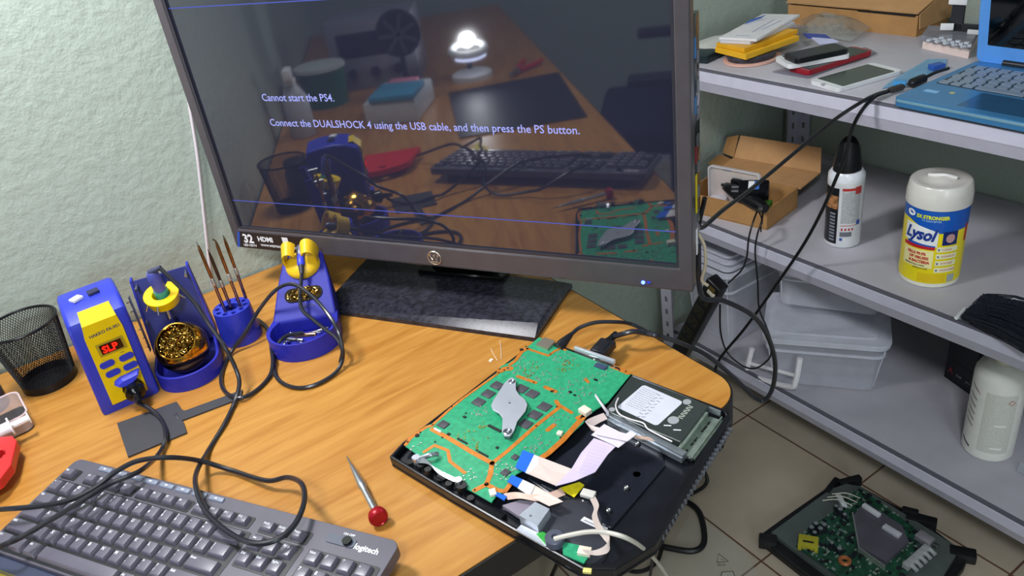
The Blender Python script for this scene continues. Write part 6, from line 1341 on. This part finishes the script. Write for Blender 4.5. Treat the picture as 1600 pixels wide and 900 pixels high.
# local: x to the right along the front edge, y to the hinge, z up
LW, LD_ = .34, .225
g = G(); g.rrect(LW/2, LD_/2, LW, LD_, .010, 0, .0135); o = g.done('base', LBD, lp_); bv = o.modifiers.new('b', 'BEVEL'); bv.width = .003; bv.segments = 3; bv.limit_method = 'ANGLE'
g = G(); g.box((LW/2, .0006, .0095), (LW-.012, .002, .0045), bev=.0008); g.done('front_trim', mat('trim_light_blue', 'a9dcf4', .2, .6), lp_)
g = G(); g.rrect(.135, .142, .245, .108, .004, .0134, .0138); kw = g.done('key_bed', mat('key_bed_dark', '23323e', .4), lp_)
KC = mat('laptop_key', '7f8c9e', .3)
for r_ in range(6):
    for c2 in range(12):
        if c2 >= 11 and r_ % 2: continue
        kx, ky = .0225+c2*.0195+(.004 if r_ % 2 else 0), .0985+r_*.0176
        if r_ == 0:
            if c2 in (4, 5, 6): continue
            if c2 == 3:
                g = G(); g.rrect(kx+.029, ky, .073, .0145, .002, .0138, .0152); g.done('laptop_key', KC, kw); continue
        g = G(); g.rrect(kx, ky, .0160, .0140, .002, .0138, .0152); g.done('laptop_key', KC, kw)
g = G(); g.rrect(.145, .048, .105, .066, .003, .0134, .0137); g.done('touchpad', mat('touchpad_blue', '38648c', .2, .4), lp_)
g = G(); g.box((.030, .052, .0137), (.022, .010, .0005)); g.done('sticker_light', mat('sticker_lightblue', '7fb4dc', .3), lp_); g = G(); g.cyl((.058, .060, .0135), (.058, .060, .0139), .004); g.done('sticker_gold', mat('sticker_gold', 'b8b070', .4), lp_)
hy = LD_-.006
g = G(); g.cyl((.045, hy, .016), (LW-.045, hy, .016), .0065); g.done('hinge_bar', mat('hinge_black', '1b1f28', .3), lp_)
Ml = Tr(0, hy+.002, .014) @ Rx(math.radians(98-90))
g = G(); g.prism(rr(LW/2, 0, LW, .0001, .00001), 0, 0.0001) if False else None
g = G(); LH = .225
outer = [(x, y+LH/2) for x, y in rr(LW/2, 0, LW, LH, .010)]; g.prism(outer, -.003, .003); g.bm.transform(Ml @ Rx(PI/2)); o = g.done('lid_panel', LBL, lp_); bv = o.modifiers.new('b', 'BEVEL'); bv.width = .002; bv.segments = 2; bv.limit_method = 'ANGLE'
g = G(); g.prism([(x, y+.030+.0925) for x, y in rr(LW/2, 0, LW-.034, .185, .002)], .003, .0034); g.bm.transform(Ml @ Rx(PI/2)); g.done('display', mat('laptop_display', '04070a', .06), lp_)

# laptop cables with plug
pk = thing('cable_plug', 'black plug and ferrite lump where two cables leave the laptop side', 'plug', (1.208,0.7306,0.866))
a = Vector((1.2919,0.715,0.872)); b = Vector((1.2343,0.7254,0.868)); c_ = Vector((1.196,0.7317,0.866)); 
g = G(); g.tube([a, (a+b)/2+Vector((0, 0, .002)), b], .0028, 8); g.done('lead', RUBBER, pk, world=True)
g = G(); dd_ = (c_-b).normalized(); g.lathe_along(b-dd_*.008, c_, [(.003, 0), (.0075, .003), (.0080, .012), (.0075, .030), (.004, .034)], seg=16); g.done('ferrite', mat('ferrite_black', '15161a', .35), pk, world=True)
g = G(); g.lathe_along(c_, Vector((1.1612,0.7402,0.866)), [(.0035, 0), (.0055, .004), (.0055, .022), (.004, .030)], seg=14); g.done('splitter', mat('splitter_brown', '3a3433', .5), pk, world=True)
cable('cable', [(1.1657,0.7388,0.866),(1.1404,0.7443,0.866),(1.095,0.7389,0.8675),(1.05,0.7566,0.8462),(0.97,0.7646,0.8167),(0.86,0.7451,0.8067),(0.74,0.6965,0.8266),(0.66,0.661,0.8422)] + [(.64, .632, .90)], .0030, 'black cable stretched from the laptop plug down to the side of the monitor', RUBBER)
cable('cable', [(1.1656,0.7386,0.865),(1.129,0.7387,0.866),(1.098,0.7395,0.8507),(1.095,0.752,0.8169),(1.09,0.7549,0.7789),(1.088,0.7695,0.7299),(1.088,0.7933,0.6623),(1.088,0.826,0.5869),(1.085,0.8712,0.4991),(1.08,0.9154,0.4143),(1.065,0.9537,0.3388),(1.05,0.9962,0.2632),(1.04,1.0062,0.2211)] + [(1.03, .98, .18), (1.03, .98, .02), (.99, 1.05, .0036)], .0030, 'long black cable hanging from the laptop plug in front of the shelves to the floor', RUBBER)
# blue film and parts around the plug
g = G(); sheet(g, [(1.1873,0.7643,0.86),(1.2279,0.7754,0.86),(1.3604,0.7921,0.86),(1.3739,0.765,0.86),(1.3341,0.7433,0.86),(1.2296,0.7439,0.86)], .0008); g.done('blue_film', mat('film_light_blue', '7ab4d8', .2, alpha=.6), label='light blue see-through plastic sleeve beside the laptop plug', cat='sleeve')
g = G(); c_ = Vector((1.3141,0.7481,0.868)); g.at((c_.x, c_.y, TZ+.007), 1.2); g.box((0, 0, 0), (.016, .022, .009), bev=.001); g.done('memory_stick', mat('stick_blue', '2c56a8', .35), label='small blue memory stick next to the laptop cable', cat='memory stick')
g = G(); c_ = Vector((1.2102,0.7482,0.868)); g.at((c_.x, c_.y, TZ+.006), .5); g.box((0, 0, 0), (.018, .020, .009), bev=.002); g.done('azure_stopper', mat('cap_azure', '3f95d2', .3), label='bright blue plastic stopper beside the laptop cable', cat='stopper')
# foam board with screen parts near the wall
fp = thing('parts_tray', 'pale foam tray holding a grey repair frame between cardboard box and laptop', 'parts tray', (1.44, .80, TZ))
q = [(1.4186,0.8398,0.86),(1.395,0.7396,0.86),(1.5089,0.7852,0.86),(1.508,0.8778,0.86)]
g = G(); g.prism([(p[0], p[1]) for p in q], TZ, TZ+.012); g.done('foam_base', mat('foam_pale_pink', 'e2cdc6', .7), fp, world=True)
q = [(1.4239,0.8471,0.872),(1.4067,0.7448,0.872),(1.4996,0.7817,0.872),(1.49,0.8747,0.872)]
g = G(); g.prism([(p[0], p[1]) for p in q], TZ+.012, TZ+.022); g.done('blister', mat('blister_grey', '8f93a0', .15, alpha=.6), fp, world=True)
g = G()
for k in range(14): p = Vector((1.4032,0.8214,0.88)).lerp(Vector((1.3867,0.7389,0.88)), (k+.5)/14); g.box((p.x+.01*(k % 3), p.y, TZ+.022), (.008, .006, .003), rz=k)
g.done('blister_bumps', mat('bump_white', 'c9cdd6', .2), fp, world=True, kind='stuff')
DK = mat('frame_dark', '2b2d33', .35)
g = G(); a = Vector((1.4497,0.819,0.885)); a.z = TZ+.024
g.at((a.x+.02, a.y-.01, TZ+.024), math.radians(-84)); g.box((.0, 0, .032), (.022, .006, .064), bev=.001); g.box((.055, 0, .006), (.12, .006, .014), bev=.001); g.box((-.002, 0, .064), (.040, .007, .010), bev=.001); g.done('bent_bracket', DK, fp, world=True)
g = G(); g.at((a.x+.016, a.y-.01, TZ+.024), math.radians(-84)); g.box((-.0, -.002, .052), (.032, .004, .010), bev=.001); g.box((-.012, -.006, .008), (.022, .004, .012), rz=.3, bev=.001); g.box((.04, -.006, .002), (.03, .004, .008), bev=.001); g.done('white_clip', WHITE, fp, world=True, kind='stuff')
g = G(); g.at((a.x+.03, a.y-.03, TZ+.030), math.radians(-84)); g.box((.05, 0, .022), (.08, .004, .036), bev=.001); g.done('grey_plate', mat('plate_pale_grey', '9aa6a6', .4), fp, world=True)

# ================= power strip between desk and shelves =================
ps = thing('power_strip', 'black power strip hanging at a slant behind the desk edge', 'power strip', (1.05,1.0571,0.3297))
a = Vector((1.05,1.0043,0.4498)); b = Vector((1.05,1.1579,0.144)); d = (b-a).normalized(); c_ = (a+b)/2; L_ = (b-a).length
zx = d; xx = Vector((1, 0, 0)); xx = (xx-zx*xx.dot(zx)).normalized(); yy = zx.cross(xx)
Mp = Matrix(((xx.x, yy.x, zx.x, a.x), (xx.y, yy.y, zx.y, a.y), (xx.z, yy.z, zx.z, a.z), (0, 0, 0, 1)))
g = G(); g.box((0, 0, L_/2), (.030, .040, L_), bev=.006, seg=3); g.bm.transform(Mp); g.done('housing', mat('strip_black', '17161a', .28), ps, world=True)
for k in range(5):
    g = G(); g.box((-.0156, 0, .055+k*.040), (.0015, .026, .026), bev=.0006); g.bm.transform(Mp); so = g.done('outlet', mat('outlet_brown_black', '2c261c', .45), ps, world=True)
    g = G(); g.box((-.0166, -.006, .050+k*.040), (.0006, .002, .008)); g.box((-.0166, .006, .050+k*.040), (.0006, .002, .008)); g.cyl((-.0170, 0, .063+k*.040), (-.0160, 0, .063+k*.040), .003); g.bm.transform(Mp); g.done('outlet_slots', mat('slot_black', '050505', .5), so, world=True, kind='stuff')
g = G(); g.box((-.004, .006, .024), (.028, .020, .010), bev=.001); g.bm.transform(Mp); g.done('label_tag', mat('tag_cream', 'd8d0bc', .5), ps, world=True)
g = G(); g.box((-.0160, .004, .014), (.0022, .016, .012), bev=.0008); g.bm.transform(Mp); g.done('rocker_switch', mat('switch_olive', '5a4a20', .4), ps, world=True)

# ================= left end of the desk (seen in the screen) =================
g = G(); g.prism([(-.78, .505), (-.34, .530), (-.36, .835), (-.77, .825)], DZ, DZ+.003); g.done('repair_mat', mat('mat_navy_black', '1a1c28', .5), label='black rubber work mat on the left end of the desk, mirrored in the screen', cat='mat')
lm = thing('magnifier_lamp', 'low ring-shaped lamp glowing bluish white, mirrored in the upper middle of the screen', 'lamp', (-.90, .74, DZ))
g = G(); g.lathe([(.060, 0), (.060, .014), (.05, .020)], seg=32); g.done('lamp_base', WHITE, lm)
g = G(); g.cyl((-.04, .0, .015), (-.045, 0, .085), .008); g.box((-.045, 0, .085), (.03, .03, .02), bev=.004); g.done('arm', BLACK, lm)
Mr = Tr(.01, 0, .085) @ Ry(.15)
g = G(); g.tube([Mr @ Vector((.048*math.cos(a), .048*math.sin(a), 0)) for a in [2*PI*k/36 for k in range(36)]], .012, 10, 1, closed=True); g.done('ring_housing', WHITE, lm)
g = G(); g.tube([Mr @ Vector((.052*math.cos(a), .052*math.sin(a), -.010)) for a in [-.9+1.8*k/16 for k in range(17)]], .007, 8, 1); g.done('ring_tube', mat('ring_glow', 'f0f4ff', .3, emit='c8d4ff', es=5), lm)
g = G(); g.lathe([(.036, -.002), (.036, .002)], m=Mr, seg=36); g.done('lens', mat('lens_glass', 'ffffff', .02, trans=1, ior=1.5), lm)
cs = thing('tool_case', 'white and light blue plastic case on the desk, mirrored above the message', 'case', (-.67, .96, DZ), rz=.3)
g = G(); g.box((0, 0, .03), (.20, .14, .06), bev=.008); g.done('case_body', mat('case_white', 'cfd3da', .35), cs)
g = G(); g.box((.04, -.01, .068), (.13, .12, .016), bev=.005); g.done('case_lid', mat('case_azure', '4c9cc4', .35), cs)
g = G(); g.box((-.06, .0, .066), (.05, .08, .010), bev=.003); g.done('pink_insert', mat('insert_pink', 'd88aa0', .5), cs)
sp_ = thing('spray_bottle', 'milky spray bottle by the wall on the left end of the desk', 'bottle', (-.62, 1.22, DZ))
g = G(); g.lathe([(.030, 0), (.033, .006), (.033, .10), (.020, .125), (.012, .135)], seg=28); g.done('bottle_body', mat('milky', 'b9bcc4', .3), sp_)
g = G(); g.lathe([(.014, .134), (.014, .150)], seg=20); g.box((.012, 0, .165), (.055, .020, .026), bev=.005); g.done('spray_head', WHITE, sp_)
gp = thing('power_supply', 'grey bench power supply at the far left end of the desk', 'power supply', (-1.10, 1.00, DZ), rz=.15)
g = G(); g.box((0, 0, .10), (.22, .26, .20), bev=.006); g.done('cabinet', mat('cabinet_grey', '8a8a94', .45), gp)
g = G(); g.box((.111, 0, .13), (.004, .20, .07), bev=.001); g.done('meter_window', mat('meter_black', '101218', .1), gp)
for y_ in (-.07, 0, .07):
    g = G(); g.cyl((.11, y_, .05), (.128, y_, .05), .014, seg=20); g.done('knob', BLACK, gp)
gt = thing('fume_fan', 'dark round fan on a stand at the left end of the desk', 'fan', (-.86, .93, DZ))
g = G(); g.lathe([(.05, 0), (.05, .012)], seg=28); g.cyl((0, 0, .012), (0, 0, .12), .009); g.done('fan_stand', BLACK, gt)
g = G(); g.cyl((-.02, 0, .17), (.025, 0, .17), .062, seg=32); g.done('fan_housing', BLACK, gt)
g = G()
for k in range(7): a = 2*PI*k/7; g.box((.028, .030*math.cos(a), .17+.030*math.sin(a)), (.004, .048, .010), rx=a)
g.done('fan_grille', mat('fan_grey', '50535a', .4), gt, kind='stuff')
gj = thing('green_tub', 'green plastic tub by the wall at the left end of the desk', 'tub', (-.90, 1.17, DZ))
g = G(); g.lathe([(.06, 0), (.068, .10), (.072, .105)], seg=32); g.done('tub', mat('tub_green', '1f6b48', .4), gj)
g = G(); g.lathe([(.073, .104), (.073, .114), (.03, .118)], seg=32); g.done('tub_lid', mat('tub_lid', 'c9cfcf', .4), gj)
pr_ = thing('pliers', 'red handled pliers lying beside the black work mat', 'pliers', (-.86, .60, DZ), rz=.6)
for s_ in (-1, 1):
    g = G(); g.tube([(-.09, s_*.028, .010), (-.05, s_*.026, .010), (-.01, s_*.010, .010), (.01, s_*.004, .010)], .0065, 8); g.done('handle', RED, pr_)
g = G(); g.box((.035, 0, .010), (.06, .016, .012), bev=.003); g.done('jaws', STEEL, pr_)
# light fittings above the frame
cl = thing('ceiling_lamp', 'round white ceiling lamp above and behind the camera', 'lamp', (-.55, -.5, 2.365))
g = G(); g.lathe([(.25, 0), (.25, .035)], seg=40); g.done('lamp_body', WHITE, cl)

# added chair in place of a mirrored person, darkens the right of the screen
NV = mat('stand_in_navy', '0d1a30', .85, vary=.1)
oc = thing('stand_in_chair', 'added dark navy chair in place of the person mirrored in the screen', 'chair', (-.95, .10, 0), rz=.35)
g = G(); g.box((0, 0, .47), (.50, .50, .09), bev=.035, seg=4); g.done('seat', NV, oc)
g = G(); g.box((0, -.25, .88), (.50, .09, .62), bev=.04, seg=4, rx=.10); g.done('backrest', NV, oc)
g = G(); g.box((0, -.25, .56), (.08, .02, .24), bev=.005, rx=.10); g.box((0, -.12, .42), (.08, .28, .02), bev=.004); g.done('back_bracket', BLACK, oc)
g = G(); g.cyl((0, 0, .10), (0, 0, .43), .028); g.done('gas_lift', BLACK, oc)
for k in range(5):
    a = 2*PI*k/5; g = G(); g.tube([(0, 0, .12), (.15*math.cos(a), .15*math.sin(a), .11), (.29*math.cos(a), .29*math.sin(a), .075)], .020, 8, 4); lg = g.done('leg', BLACK, oc)
    g = G(); g.cyl((.29*math.cos(a)-.012, .29*math.sin(a), .028), (.29*math.cos(a)+.012, .29*math.sin(a), .028), .028); g.cyl((.29*math.cos(a), .29*math.sin(a), .028), (.29*math.cos(a), .29*math.sin(a), .07), .006); g.done('caster', BLACK, lg)
for s_ in (-1, 1):
    g = G(); g.tube([(s_*.24, 0, .44), (s_*.29, 0, .50), (s_*.29, 0, .66)], .014, 8, 4); g.box((s_*.29, .0, .675), (.06, .26, .03), bev=.012, seg=3); g.done('armrest', BLACK, oc)
